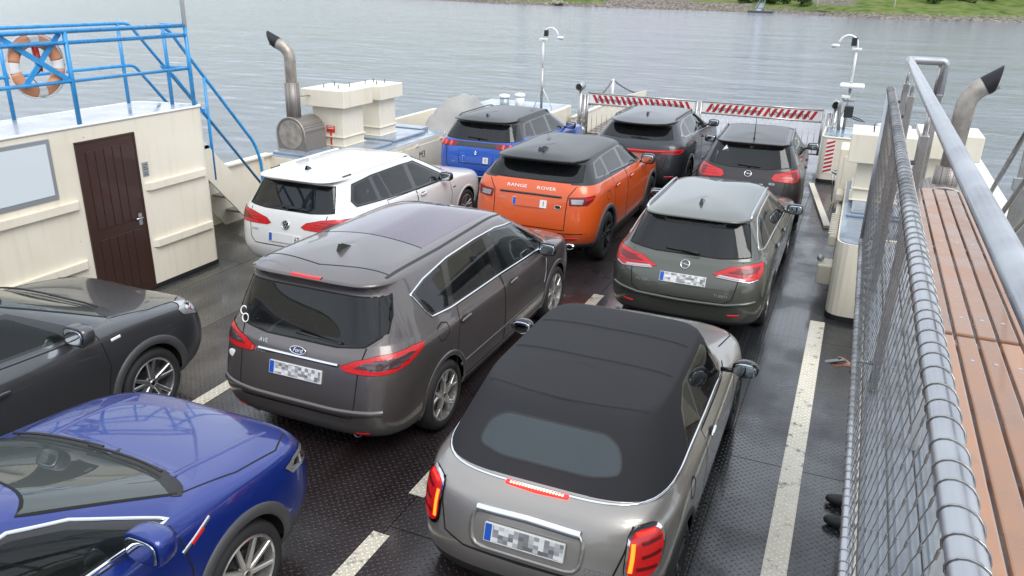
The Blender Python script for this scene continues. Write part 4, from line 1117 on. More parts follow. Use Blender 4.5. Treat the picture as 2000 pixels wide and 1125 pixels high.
# ---------------------------------------------------------------- aubergine estate
c = start('astj', 'estate_car', 'very dark brown estate car with warning triangle sticker, far right beside the striped locker')
c.root['category'] = 'estate car'
c.openings(tw=.05)
rear_glass(c, both([(.30, 1.065), (.66, 1.11), (.58, 1.40)]))
side_glass(c, [(.50, 1.14), (.64, 1.11), (1.5, 1.085), (3.02, 1.015), (2.92, 1.08), (2.30, 1.385), (1.94, 1.405), (1.3, 1.405), (.88, 1.385), (.62, 1.27)],
  [([(.66, 1.13), (1.05, 1.11), (1.10, 1.375), (.90, 1.365), (.70, 1.25)], 'glass_dark'), ([(1.14, 1.11), (1.86, 1.09), (1.84, 1.39), (1.2, 1.38)], 'glass_dark'), ([(1.97, 1.085), (2.9, 1.04), (2.84, 1.09), (2.28, 1.365), (1.96, 1.39)], 'glass_clear')])
windshield(c, both([(.68, 1.06), (.56, 1.41)]))
lamp(c, [(.36, .945), (.38, .91), (.62, .89), (.72, .915), (.78, .97), (.85, 1.085), (.70, 1.07), (.425, 1.01)], 'lamp_red', [('lamp_insert', 'lamp_red_deep', [(.62, .91), (.70, .93), (.79, 1.05), (.66, 1.045)])])
lower(c, .33, 'black_matt'); seams_tailgate(c, [(.48, .56), (.57, .62), (.60, .80), (.62, 1.06)]); gap(c, 'rear', [(-.48, .56), (.48, .56)])
badge(c, 'rear', 0, .985, .055, 'ring_bolt'); words(c, 'ECO', .40, .86, .045); blur_plate(c, .80, 6)
c.wiper(-.18, .18, 1.105, 1.09, (.0, 1.09)); reflectors(c, .60, .44)
p, nr = c.on('rear', -.42, 1.33, .004); bm = bmesh.new(); bm.faces.new([bm.verts.new(p + Vector((a, b * .35, b))) for a, b in ((-.06, -.045), (.06, -.045), (.0, .055))]); c.put('sticker', bm, 'print_white', smooth=False)
c.cut('third_brake_lamp', 'lamp_red_deep', 'rear', [(-.16, 1.405), (.16, 1.405), (.16, 1.425), (-.16, 1.425)])
doors(c, [[(1.12, .34), (1.90, .34), (1.90, 1.065), (1.2, 1.07), (1.2, .7)], [(1.915, .34), (3.02, .34), (3.06, .7), (2.98, 1.0), (1.915, 1.06)]])
c.mirror(.965, 2.78, 1.07, (.11, .075, .07), 'black_gloss'); c.handles((1.30, 2.08), .95, 'paint_aubergine', .18, -.01)
c.rails(.60, 2.35, .60, 'rail_dark', .03)
c.cut('roof_panel', 'paint_roof_grey', 'top', [(-.52, .55), (.52, .55), (.52, 2.35), (-.52, 2.35)], within={0}, zlim=(1.35, 2))
p, nr = c.on('top', 0, .62); pipe('antenna', [p, p + Vector((0, .01, .02)), p + Vector((0, -.03, .36))], .006, 'black_matt', c.root, rs=[.018, .012, .003])
finish(c, dict(kind='five', n=5, rr=.22))

# ---------------------------------------------------------------- orange SUV
mat('brake_ring', (.05, .05, .05), .3)
c = start('evoq', 'sport_utility_vehicle', 'bright orange SUV with dark grey roof and black wheels')
c.root['category'] = 'SUV'
c.openings('grey_plastic', .075, .014)
above(c, 'roof', 'paint_roof_grey', 1.235, 1.23, 1.135, 3.12, 1.34, 2.45)
rear_glass(c, both([(.35, 1.242), (.71, 1.262), (.665, 1.455)]))
side_glass(c, [(.50, 1.275), (.70, 1.255), (1.6, 1.215), (2.98, 1.15), (2.88, 1.20), (2.30, 1.475), (1.9, 1.495), (1.1, 1.485), (.72, 1.455)],
  [([(.60, 1.285), (1.02, 1.262), (1.05, 1.465), (.75, 1.44)], 'glass_dark'), ([(1.09, 1.258), (1.78, 1.23), (1.78, 1.48), (1.12, 1.47)], 'glass_dark'), ([(1.88, 1.225), (2.86, 1.175), (2.80, 1.21), (2.26, 1.46), (1.88, 1.48)], 'glass_clear')])
windshield(c, both([(.72, 1.17), (.60, 1.50)]))
lamp(c, [(.475, .955), (.70, .962), (.80, 1.02), (.85, 1.085), (.475, 1.062)], 'lamp_red_deep', [('lamp_insert', 'lamp_clear', [(.50, .975), (.635, .98), (.66, 1.045), (.50, 1.04)]), ('lamp_edge', 'lamp_red', [(.68, 1.02), (.80, 1.045), (.82, 1.075), (.69, 1.062)])])
lower(c, .40, 'grey_plastic'); sills(c, .38)
c.cut('bumper_insert', 'grey_plastic', 'rear', [(-.62, .30), (.62, .30), (.56, .53), (-.56, .53)], within={0})
gap(c, 'rear', both([(.545, .60), (.55, .90), (.56, 1.07), (.66, 1.21)])); gap(c, 'rear', [(-.545, .60), (.545, .60)])
c.ribbon('tailgate_handle', 'black_gloss', 'rear', [(-.47, 1.055), (.47, 1.055)], .03, .012, thick=.012, both=False)
gap(c, 'rear', [(-.84, .565), (-.5, .55), (.5, .55), (.84, .565)], w=.014)
words(c, 'RANGE', -.225, 1.145, .066, 'print_white', 1.42); words(c, 'ROVER', .225, 1.145, .066, 'print_white', 1.42)
badge(c, 'rear', .43, .915, .038, 'pill'); words(c, 'EVOQUE', -.43, .965, .032, 'chrome_dull')
worn_plate(c, .935, '1', .215, body='paint_orange')
reflectors(c, .62, .475, .22); exhausts(c, (-.62, .62), .05, .36, .04, 'chrome', True)
c.antenna(.62, 0, 'black_gloss', .2, .07); c.antenna(.60, -.06, 'black_gloss', .12, .05)
doors(c, [[(1.05, .40), (1.82, .40), (1.82, 1.20), (1.12, 1.24), (1.13, .8)], [(1.835, .40), (2.95, .40), (3.0, .75), (2.96, 1.13), (1.835, 1.195)]])
c.mirror(1.03, 2.74, 1.18, (.115, .085, .085), 'black_gloss'); c.handles((1.25, 2.02), 1.05, 'paint_orange', .2, -.01)
gap(c, 'side', [(.83 + .08 * math.cos(t), .98 + .07 * math.sin(t)) for t in (2 * math.pi * i / 16 for i in range(16))], True)
c.ribbon('side_vent', 'black_gloss', 'side', [(2.98, 1.03), (3.14, 1.045)], .03, .006, thick=.006)
finish(c, dict(kind='split', n=5, rr=.25, dish=.03), 'rim_dark')

# ---------------------------------------------------------------- white estate
c = start('golf', 'estate_car', 'white estate car beside the blue stair rail, left row')
c.root['category'] = 'estate car'
c.openings(tw=.045, off=.006)
rear_glass(c, both([(.35, .998), (.67, 1.02), (.575, 1.325)]))
side_glass(c, [(.47, 1.13), (.52, 1.055), (1.2, 1.01), (1.97, .975), (3.02, .955), (2.92, 1.01), (2.25, 1.33), (1.84, 1.345), (1.1, 1.345), (.62, 1.315)],
  [([(.52, 1.13), (.56, 1.075), (1.02, 1.04), (1.02, 1.325), (.65, 1.295)], 'glass_dark'), ([(1.10, 1.035), (1.32, 1.02), (1.26, 1.33), (1.10, 1.328)], 'glass_dark'), ([(1.35, 1.02), (1.93, 1.0), (1.93, 1.33), (1.29, 1.33)], 'glass_dark'), ([(2.04, .995), (2.9, .98), (2.82, 1.03), (2.22, 1.31), (2.04, 1.325)], 'glass_clear')], 'black_matt')
windshield(c, both([(.68, 1.03), (.57, 1.375)]))
lamp(c, [(.20, .82), (.24, .795), (.60, .785), (.80, .80), (.87, .85), (.86, .945), (.62, .955), (.448, .935), (.27, .88)], 'lamp_red', [('lamp_insert', 'lamp_red_deep', [(.42, .835), (.66, .82), (.78, .85), (.78, .91), (.55, .905)])])
lower(c, .30, 'black_matt'); seams_tailgate(c, [(.50, .53), (.57, .60), (.59, .78), (.60, .99)]); gap(c, 'rear', [(-.50, .53), (.50, .53)])
badge(c, 'rear', 0, .82, .06, 'ring_vw'); words(c, 'GOLF', -.50, .715, .045, 'chrome_dull')
worn_plate(c, .645, '67', .19, body='paint_white')
c.wiper(-.12, .30, 1.03, 1.02, (.0, 1.02)); c.cut('third_brake_lamp', 'lamp_red_deep', 'rear', [(-.19, 1.345), (.19, 1.345), (.19, 1.37), (-.19, 1.37)])
doors(c, [[(1.12, .34), (1.97, .34), (1.97, .97), (1.2, .99), (1.18, .7)], [(1.985, .34), (3.02, .34), (3.06, .7), (2.98, .94), (1.985, .965)]])
c.mirror(.96, 2.74, 1.03, (.105, .08, .068), 'black_gloss'); c.handles((1.32, 2.14), .88, 'paint_white', .18)
c.antenna(.60, 0, 'black_gloss', .1, .06)
for sg in (1, -1):
    for y0, y1 in ((.55, .80), (1.9, 2.2)):
        c.ribbon('roof_rail', 'black_gloss', 'top', [(sg * .575, y0), (sg * .58, y1)], .03, .012, thick=.012, both=False)
    c.ribbon('roof_rail', 'paint_white', 'top', [(sg * .58, .72), (sg * .585, 1.3), (sg * .575, 2.1)], .034, .018, thick=.018, both=False)
c.ribbon('fender_badge', 'black_gloss', 'side', [(3.1, .77), (3.2, .775)], .02, .004, thick=.004)
finish(c, dict(kind='split', n=5, rr=.225, dish=.03), 'rim_polished')

# ---------------------------------------------------------------- azure crossover
c = start('peug', 'crossover', 'bright blue crossover with dark roof and lit claw tail lamps, by the tarpaulin')
c.root['category'] = 'crossover'
c.openings('grey_plastic', .075, .014)
above(c, 'roof', 'paint_roof_grey', 1.15, 1.42, 1.42, 2.40, 1.36, 2.40)
c.cut('tailgate_band', 'black_gloss', 'rear', [(-.55, 1.005), (.55, 1.005), (.55, 1.09), (-.55, 1.09)], off=.006)
c.cut('rear_pillar_trim', 'black_gloss', 'diag', [(.45, 1.125), (.90, 1.14), (.90, 1.44), (.55, 1.44)])
rear_glass(c, both([(.35, 1.115), (.70, 1.13), (.62, 1.405)]))
side_glass(c, [(.50, 1.20), (.62, 1.155), (1.5, 1.12), (2.85, 1.06), (2.75, 1.11), (2.2, 1.40), (1.9, 1.425), (1.0, 1.42), (.70, 1.40)],
  [([(.62, 1.20), (1.0, 1.15), (1.02, 1.40), (.78, 1.385)], 'glass_dark'), ([(1.06, 1.15), (1.75, 1.13), (1.75, 1.41), (1.08, 1.40)], 'glass_dark'), ([(1.86, 1.125), (2.72, 1.085), (2.66, 1.13), (2.18, 1.385), (1.86, 1.41)], 'glass_clear')])
windshield(c, both([(.68, 1.10), (.57, 1.44)]))
lamp(c, [(.34, 1.0), (.70, .985), (.82, 1.02), (.82, 1.085), (.34, 1.085)], 'lamp_red_deep')
for pj in ('diag', 'diagl'):
    for u in (.43, .54, .65): c.ribbon('lamp_claw', 'lamp_lit', pj, [(u, 1.01), (u + .03, 1.075)], .03, .012, thick=.003, both=False)
lower(c, .48, 'grey_plastic'); sills(c, .38)
c.ribbon('bumper_strip', 'chrome_dull', 'rear', [(-.6, .47), (.6, .47)], .03, .012, thick=.012, both=False)
seams_tailgate(c, [(.50, .58), (.60, .66), (.63, .98), (.66, 1.11)]); gap(c, 'rear', [(-.50, .58), (.50, .58)])
[words(c, ch, -.24 + .08 * k, 1.048, .035, 'chrome', 1.3) for k, ch in enumerate('PEUGEOT')]; badge(c, 'rear', 0, .90, .05, 'lion'); words(c, '2008', -.46, .72, .045, 'chrome_dull')
gap(c, 'rear', both([(.33, .70), (.36, .85)]), w=.012); worn_plate(c, .785, 'E', .215, body='paint_azure')
c.wiper(-.22, .18, 1.165, 1.15, (.0, 1.15)); c.rails(.55, 2.2, .60, 'rail_dark', .035)
doors(c, [[(1.02, .40), (1.78, .40), (1.78, 1.11), (1.1, 1.13), (1.1, .8)], [(1.795, .40), (2.78, .40), (2.82, .75), (2.78, 1.05), (1.795, 1.105)]])
c.mirror(.95, 2.62, 1.13, (.105, .08, .075), 'black_gloss'); c.handles((1.2, 1.96), 1.0, 'paint_azure', .18)
c.antenna(.58, 0, 'black_gloss', .1, .05)
finish(c, dict(kind='five', n=5, rr=.23), 'rim_dark')

# ---------------------------------------------------------------- graphite SUV
c = start('audi', 'sport_utility_vehicle', 'dark grey sloping-roof SUV with a full-width red light bar, nearest the gate')
c.root['category'] = 'SUV'
c.openings('black_gloss', .06, .01)
rear_glass(c, both([(.30, 1.145), (.68, 1.165), (.585, 1.355)]))
side_glass(c, [(.58, 1.20), (.66, 1.165), (1.6, 1.12), (3.05, 1.055), (2.95, 1.11), (2.35, 1.41), (1.7, 1.43), (1.2, 1.425), (.80, 1.35)],
  [([(.70, 1.19), (1.15, 1.165), (1.17, 1.40), (.84, 1.335)], 'glass_dark'), ([(1.21, 1.165), (1.92, 1.135), (1.92, 1.415), (1.24, 1.41)], 'glass_dark'), ([(2.02, 1.13), (2.92, 1.08), (2.86, 1.13), (2.32, 1.395), (2.02, 1.415)], 'glass_clear')], 'chrome_dull', .012)
windshield(c, both([(.70, 1.09), (.58, 1.43)]))
lamp(c, [(.42, .925), (.72, .925), (.85, .955), (.88, 1.0), (.70, 1.01), (.42, .99)], 'lamp_red', [('lamp_insert', 'lamp_red_deep', [(.45, .94), (.74, .945), (.80, .975), (.45, .97)])])
c.ribbon('light_bar', 'lamp_red', 'rear', [(-.56, .965), (-.3, .955), (0, .952), (.3, .955), (.56, .965)], .045, .01, thick=.012, both=False)
lower(c, .45, 'black_matt'); sills(c, .36, 'black_gloss'); seams_tailgate(c, [(.52, .60), (.60, .70), (.62, .92), (.66, 1.12)]); gap(c, 'rear', [(-.52, .60), (.52, .60)])
c.cut('plate_recess', 'black_gloss', 'rear', rpoly(both([(.34, .62), (.40, .80)]), .04, 2), within={0}); c.plate(.72)
c.wiper(-.12, .24, 1.18, 1.165, (.06, 1.165)); reflectors(c, .70, .50, .16)
c.rails(.75, 2.35, .60, 'rail_dark', .035); c.antenna(.98, 0, 'black_gloss', .12, .06)
doors(c, [[(1.14, .40), (1.95, .40), (1.95, 1.10), (1.22, 1.14), (1.22, .8)], [(1.965, .40), (3.02, .40), (3.06, .75), (3.0, 1.04), (1.965, 1.095)]])
c.mirror(1.0, 2.82, 1.16, (.11, .08, .075), 'black_gloss'); c.handles((1.34, 2.14), .98, 'paint_graphite', .18)
finish(c, dict(kind='split', n=5, rr=.255, dish=.03), 'rim_dark')

# ---------------------------------------------------------------- grey crossover, nose in view
def nose(c, cowl, hl, hood, inner=()):
    c.ribbon('cowl', 'black_matt', 'top', cowl, .13, .003, both=False, thick=.002)
    lamp(c, hl, 'lamp_clear', inner, 'fdiag', 'headlamp', .006)
    gap(c, 'top', hood); gap(c, 'top', [(-x, y) for x, y in hood])
    for x0, x1, y0, y1 in ((.50, -.12, 0, .05), (-.06, -.62, .06, -.04)):
        n = len(cowl); P = []
        for i in range(9):
            x = x0 + (x1 - x0) * i / 8; t = (x + cowl[-1][0]) / (2 * cowl[-1][0]); yy = cowl[n // 2][1] - (x / cowl[-1][0]) ** 2 * (cowl[n // 2][1] - cowl[-1][1])
            P.append(c.on('top', x, yy - .02 - .05 * i / 8, .028)[0])
        pipe('front_wiper', P, .009, 'black_matt', c.root, 6)
c = start('puma', 'crossover', 'dark grey crossover beside the cabin door, cut by the left edge of the picture')
c.root['category'] = 'crossover'
c.openings('grey_plastic', .085, .016)
side_glass(c, [(.6, 1.15), (2.76, 1.06), (2.72, 1.13), (2.32, 1.37), (1.9, 1.415), (1.2, 1.415), (.75, 1.36)],
  [([(.75, 1.17), (1.5, 1.135), (1.5, 1.39), (.9, 1.36)], 'glass_dark'), ([(1.62, 1.13), (2.62, 1.085), (2.58, 1.13), (2.28, 1.35), (1.9, 1.395), (1.62, 1.395)], 'glass_clear')])
windshield(c, both([(.68, 1.045), (.55, 1.425)]))
nose(c, [(-.70, 3.13), (-.42, 3.22), (0, 3.27), (.42, 3.22), (.70, 3.13)], [(2.06, .905), (2.09, .845), (2.28, .77), (2.40, .735), (2.43, .79), (2.35, .88), (2.18, .95)],
  [(.70, 3.14), (.76, 3.5), (.72, 3.85), (.6, 4.0)], [('lamp_reflector', 'chrome', [(2.14, .87), (2.28, .80), (2.36, .80), (2.32, .87), (2.20, .91)])])
front_lower(c, .48); sills(c, .40)
doors(c, [[(1.72, .40), (2.86, .40), (2.92, .72), (2.86, 1.02), (1.72, 1.07)], [(.95, .40), (1.70, .40), (1.70, 1.075), (1.0, 1.11), (1.02, .8)]])
c.mirror(.965, 2.62, 1.13, (.12, .10, .085), 'paint_magnetic'); c.handles((1.92,), .90, 'paint_magnetic', .24)
c.ribbon('fender_badge', 'print_white', 'side', [(2.97, .925), (3.07, .93)], .026, .004, thick=.004)
finish(c, dict(kind='split', n=5, rr=.245, dish=.03), 'rim_silver')

# ---------------------------------------------------------------- cobalt SUV, nose in view
c = start('troc', 'sport_utility_vehicle', 'deep cobalt blue SUV in the lower left corner with chrome window line')
c.root['category'] = 'SUV'
c.openings('grey_plastic', .085, .016)
side_glass(c, [(.6, 1.14), (2.95, 1.06), (2.83, 1.13), (2.50, 1.315), (2.22, 1.42), (1.5, 1.445), (.85, 1.40)],
  [([(.75, 1.17), (1.5, 1.14), (1.5, 1.42), (.9, 1.385)], 'glass_dark'), ([(1.62, 1.135), (2.78, 1.09), (2.70, 1.15), (2.46, 1.295), (2.2, 1.395), (1.62, 1.42)], 'glass_clear')], 'chrome', .022)
windshield(c, both([(.70, 1.075), (.57, 1.44)]))
nose(c, [(-.72, 3.13), (-.43, 3.245), (0, 3.30), (.43, 3.245), (.72, 3.13)], [(2.09, .865), (2.14, .79), (2.45, .75), (2.56, .80), (2.4, .86), (2.2, .88)],
  [(.70, 3.16), (.79, 3.5), (.80, 3.85), (.68, 4.08)], [('lamp_reflector', 'chrome', [(2.16, .835), (2.24, .80), (2.4, .79), (2.4, .83), (2.2, .855)])])
front_lower(c, .46); sills(c, .40)
doors(c, [[(1.72, .40), (2.90, .40), (2.98, .72), (2.92, 1.04), (1.72, 1.085)], [(.95, .40), (1.70, .40), (1.70, 1.09), (1.0, 1.11), (1.02, .8)]])
c.mirror(.985, 2.66, 1.15, (.125, .11, .09), 'paint_cobalt'); c.handles((1.92,), .93, 'paint_cobalt', .2)
c.ribbon('fender_badge', 'chrome', 'side', [(2.93, .87), (3.02, .90), (3.16, .955)], .024, .005, thick=.005)
c.ribbon('fender_badge', 'lamp_red', 'side', [(3.0, .883), (3.10, .923)], .028, .008, thick=.004)
for sg in (1, -1): c.ribbon('hood_crease', 'paint_cobalt', 'top', [(sg * .52, 3.25), (sg * .56, 3.6), (sg * .58, 4.0)], .05, .004, thick=.004, both=False)
finish(c, dict(kind='thin', n=9, rr=.26, dish=.02), 'rim_polished')
# ================================================================= ferry
cream = mat('cream_paint', (.74, .68, .56), .38, coat=.25)
n = N(cream, 'ShaderNodeTexNoise'); n.inputs['Scale'].default_value = 1.4; n.inputs['Detail'].default_value = 7; tcc = N(cream, 'ShaderNodeTexCoord'); L(cream, tcc.outputs['Object'], n.inputs['Vector'])
r_ = ramp(cream, n.outputs['Fac'], [(.25, (.68, .62, .50)), (.5, (.74, .68, .56)), (.75, (.77, .71, .60))]); L(cream, r_.outputs[0], bsdf(cream).inputs['Base Color'])
_mp = N(cream, 'ShaderNodeMapping'); _mp.inputs['Scale'].default_value = (9, 9, .7); L(cream, tcc.outputs['Object'], _mp.inputs[0])
_n = N(cream, 'ShaderNodeTexNoise'); _n.inputs['Scale'].default_value = 1.5; _n.inputs['Detail'].default_value = 6; L(cream, _mp.outputs[0], _n.inputs['Vector'])
_a = N(cream, 'ShaderNodeMapRange'); _a.inputs['From Min'].default_value = .52; _a.inputs['From Max'].default_value = .80; _a.inputs['To Max'].default_value = .22; L(cream, _n.outputs['Fac'], _a.inputs['Value'])
_x = N(cream, 'ShaderNodeMix', data_type='RGBA'); L(cream, _a.outputs[0], _x.inputs[0]); L(cream, r_.outputs[0], _x.inputs[6]); _x.inputs[7].default_value = (.42, .35, .25, 1)
_n3 = N(cream, 'ShaderNodeTexNoise'); _n3.inputs['Scale'].default_value = 16; _n3.inputs['Detail'].default_value = 4; L(cream, tcc.outputs['Object'], _n3.inputs['Vector'])
_a3 = N(cream, 'ShaderNodeMapRange'); _a3.inputs['From Min'].default_value = .735; _a3.inputs['From Max'].default_value = .77; L(cream, _n3.outputs['Fac'], _a3.inputs['Value'])
_x3 = N(cream, 'ShaderNodeMix', data_type='RGBA'); L(cream, _a3.outputs[0], _x3.inputs[0]); L(cream, _x.outputs[2], _x3.inputs[6]); _x3.inputs[7].default_value = (.20, .10, .05, 1); L(cream, _x3.outputs[2], bsdf(cream).inputs['Base Color'])
bw = N(cream, 'ShaderNodeBump'); bw.inputs['Strength'].default_value = .08; bw.inputs['Distance'].default_value = .05; L(cream, n.outputs['Fac'], bw.inputs['Height']); L(cream, bw.outputs[0], bsdf(cream).inputs['Normal'])
def wet(name, col, rough, var=.35, scale=3., drop=.6):
    m = mat(name, col, rough, coat=.3)
    tcx = N(m, 'ShaderNodeTexCoord'); nn = N(m, 'ShaderNodeTexNoise'); nn.inputs['Scale'].default_value = scale; nn.inputs['Detail'].default_value = 6; L(m, tcx.outputs['Object'], nn.inputs['Vector'])
    a = N(m, 'ShaderNodeMapRange'); a.inputs['From Min'].default_value = .35; a.inputs['From Max'].default_value = .65; a.inputs['To Min'].default_value = max(.03, rough - var); a.inputs['To Max'].default_value = rough + .1
    L(m, nn.outputs['Fac'], a.inputs['Value']); L(m, a.outputs[0], bsdf(m).inputs['Roughness'])
    rr_ = ramp(m, nn.outputs['Fac'], [(.3, tuple(x * .82 for x in col)), (.7, tuple(min(.9, x * 1.12) for x in col))]); L(m, rr_.outputs[0], bsdf(m).inputs['Base Color'])
    if drop: drops(m, 55, drop, .003)
    return m
wet('lid_blue', (.22, .27, .335), .35); wet('roof_wet', (.40, .41, .43), .35, drop=.3); wet('steel', (.42, .41, .40), .38, .2, 5, .0)
bsdf(MATS['steel']).inputs['Metallic'].default_value = .85
wet('steel_wet', (.42, .43, .45), .32, .12, 6, .9); bsdf(MATS['steel_wet']).inputs['Metallic'].default_value = .75
wet('blue_paint', (.022, .27, .60), .3, .1, 8, .7)
wet('alu_deck', (.30, .33, .36), .4, .2, 5, .7)
mat('rubber', (.012, .012, .013), .6); mat('brown_door', (.040, .017, .012), .45, coat=.2)
mat('soot', (.006, .006, .008), .6); mat('white_paint', (.74, .74, .72), .4); mat('red_sign', (.55, .03, .02), .4); mat('chain', (.05, .05, .055), .45, .7)
mat('frost_glass', (.62, .67, .70), .18, coat=.5); mat('frame_grey', (.36, .38, .40), .35, .5)
mat('stair_steel', (.25, .24, .22), .5, .4)
# exhaust steel discolours to tan at the bend
ex = mat('exhaust_steel', (.38, .34, .30), .5, .7)
nn = N(ex, 'ShaderNodeTexNoise'); nn.inputs['Scale'].default_value = 9; tcx = N(ex, 'ShaderNodeTexCoord'); L(ex, tcx.outputs['Object'], nn.inputs['Vector'])
q_ = ramp(ex, nn.outputs['Fac'], [(.3, (.30, .26, .22)), (.7, (.46, .42, .38))]); L(ex, q_.outputs[0], bsdf(ex).inputs['Base Color'])
mesh_steel = mat('perforated', (.26, .235, .21), .5, .6)
v_ = N(mesh_steel, 'ShaderNodeTexVoronoi'); v_.inputs['Scale'].default_value = 55; v_.inputs['Randomness'].default_value = .0; t_ = N(mesh_steel, 'ShaderNodeTexCoord'); L(mesh_steel, t_.outputs['Object'], v_.inputs['Vector'])
q_ = ramp(mesh_steel, v_.outputs['Distance'], [(.30, (.05, .045, .04)), (.42, (.30, .27, .245))]); L(mesh_steel, q_.outputs[0], bsdf(mesh_steel).inputs['Base Color'])

# ---- tread plate deck
def tread(name, c1, c2, wetness):
    m = mat(name, c1, .45, coat=0.)
    t = N(m, 'ShaderNodeTexCoord'); s_ = N(m, 'ShaderNodeSeparateXYZ'); L(m, t.outputs['Object'], s_.inputs[0])
    def mth(op, a, b=None):
        x = N(m, 'ShaderNodeMath', operation=op)
        for i, q in enumerate((a, b)):
            if q is None: continue
            if isinstance(q, (int, float)): x.inputs[i].default_value = q
            else: L(m, q, x.inputs[i])
        return x.outputs[0]
    k = 1 / .045
    a = mth('MULTIPLY', mth('ADD', s_.outputs['X'], s_.outputs['Y']), k * .7071); b = mth('MULTIPLY', mth('SUBTRACT', s_.outputs['X'], s_.outputs['Y']), k * .7071)
    fa = mth('SUBTRACT', mth('FRACT', a), .5); fb = mth('SUBTRACT', mth('FRACT', b), .5)
    par = mth('FLOORED_MODULO', mth('ADD', mth('FLOOR', a), mth('FLOOR', b)), 2.)
    def ell(u, v): return mth('ADD', mth('POWER', mth('DIVIDE', u, .46), 2.), mth('POWER', mth('DIVIDE', v, .15), 2.))
    e0 = ell(fa, fb); e1 = ell(fb, fa)
    e = mth('ADD', mth('MULTIPLY', e0, mth('SUBTRACT', 1., par)), mth('MULTIPLY', e1, par))
    h = mth('MAXIMUM', mth('SUBTRACT', 1., e), 0.)
    bp = N(m, 'ShaderNodeBump'); bp.inputs['Strength'].default_value = .7; bp.inputs['Distance'].default_value = .006; L(m, h, bp.inputs['Height']); L(m, bp.outputs[0], bsdf(m).inputs['Normal'])
    n1 = N(m, 'ShaderNodeTexNoise'); n1.inputs['Scale'].default_value = .9; n1.inputs['Detail'].default_value = 8; n1.inputs['Roughness'].default_value = .6; L(m, t.outputs['Object'], n1.inputs['Vector'])
    n2 = N(m, 'ShaderNodeTexNoise'); n2.inputs['Scale'].default_value = 14; n2.inputs['Detail'].default_value = 5; L(m, t.outputs['Object'], n2.inputs['Vector'])
    cr_ = ramp(m, n1.outputs['Fac'], [(.3, c1), (.7, c2)])
    mx_ = N(m, 'ShaderNodeMix', data_type='RGBA'); L(m, mth('MULTIPLY', n2.outputs['Fac'], .5), mx_.inputs[0]); L(m, cr_.outputs[0], mx_.inputs[6]); mx_.inputs[7].default_value = (c1[0] * .5, c1[1] * .5, c1[2] * .5, 1)
    # worn bright tips of the lozenges
    mw = N(m, 'ShaderNodeMix', data_type='RGBA'); L(m, mth('MULTIPLY', mth('GREATER_THAN', h, .35), .35), mw.inputs[0]); L(m, mx_.outputs[2], mw.inputs[6]); mw.inputs[7].default_value = (c2[0] * 2.2 + .01, c2[1] * 2.2 + .01, c2[2] * 2.2 + .01, 1)
    L(m, mw.outputs[2], bsdf(m).inputs['Base Color'])
    rg_ = N(m, 'ShaderNodeMapRange'); rg_.inputs['From Min'].default_value = .35; rg_.inputs['From Max'].default_value = .68; rg_.inputs['To Min'].default_value = wetness; rg_.inputs['To Max'].default_value = wetness + .28
    L(m, n1.outputs['Fac'], rg_.inputs['Value']); L(m, rg_.outputs[0], bsdf(m).inputs['Roughness'])
    cf = N(m, 'ShaderNodeMapRange'); cf.inputs['From Min'].default_value = .40; cf.inputs['From Max'].default_value = .60; cf.inputs['To Min'].default_value = .75; cf.inputs['To Max'].default_value = .1; L(m, n1.outputs['Fac'], cf.inputs['Value']); L(m, cf.outputs[0], bsdf(m).inputs['Coat Weight']); bsdf(m).inputs['Coat Roughness'].default_value = .1
    b2 = N(m, 'ShaderNodeBump'); b2.inputs['Strength'].default_value = .25; b2.inputs['Distance'].default_value = .006; L(m, h, b2.inputs['Height']); L(m, b2.outputs[0], bsdf(m).inputs['Coat Normal'])
    return m
tread('tread_dark', (.018, .019, .022), (.036, .038, .043), .14); tread('tread_red', (.020, .0155, .0165), (.040, .028, .029), .17); tread('tread_grey', (.022, .022, .022), (.05, .049, .046), .18)
lm = tread('line_paint', (.66, .60, .48), (.76, .70, .57), .3)
def wear(m, dark, lo=.56, hi=.66, sc=7.):
    t = N(m, 'ShaderNodeTexCoord'); n = N(m, 'ShaderNodeTexNoise'); n.inputs['Scale'].default_value = sc; n.inputs['Detail'].default_value = 9; n.inputs['Roughness'].default_value = .7; L(m, t.outputs['Object'], n.inputs['Vector'])
    a = N(m, 'ShaderNodeMapRange'); a.inputs['From Min'].default_value = lo; a.inputs['From Max'].default_value = hi; L(m, n.outputs['Fac'], a.inputs['Value'])
    mx = N(m, 'ShaderNodeMix', data_type='RGBA'); L(m, a.outputs[0], mx.inputs[0]); b = bsdf(m); src = b.inputs['Base Color'].links[0].from_socket
    L(m, src, mx.inputs[6]); mx.inputs[7].default_value = (*dark, 1); L(m, mx.outputs[2], b.inputs['Base Color'])
wear(lm, (.05, .045, .04))
for k_, dk_ in (('tread_dark', (.010, .010, .011)), ('tread_red', (.016, .010, .009)), ('tread_grey', (.07, .062, .05))):
    m = MATS[k_]; t = N(m, 'ShaderNodeTexCoord'); mp = N(m, 'ShaderNodeMapping'); mp.inputs['Scale'].default_value = (2.6, .18, 1); L(m, t.outputs['Object'], mp.inputs[0])
    n = N(m, 'ShaderNodeTexNoise'); n.inputs['Scale'].default_value = 1.6; n.inputs['Detail'].default_value = 7; L(m, mp.outputs[0], n.inputs['Vector'])
    a = N(m, 'ShaderNodeMapRange'); a.inputs['From Min'].default_value = .45; a.inputs['From Max'].default_value = .7; a.inputs['To Max'].default_value = .8; L(m, n.outputs['Fac'], a.inputs['Value'])
    mx = N(m, 'ShaderNodeMix', data_type='RGBA'); L(m, a.outputs[0], mx.inputs[0]); b = bsdf(m); src = b.inputs['Base Color'].links[0].from_socket; L(m, src, mx.inputs[6]); mx.inputs[7].default_value = (*dk_, 1); L(m, mx.outputs[2], b.inputs['Base Color'])
bm = bmesh.new(); bx(bm, (-9.6, -12, -.3), (2.3, 20.0, -.012)); dk = struct(obj('deck', bm, mat('deck_under', (.01, .01, .01), .6)))
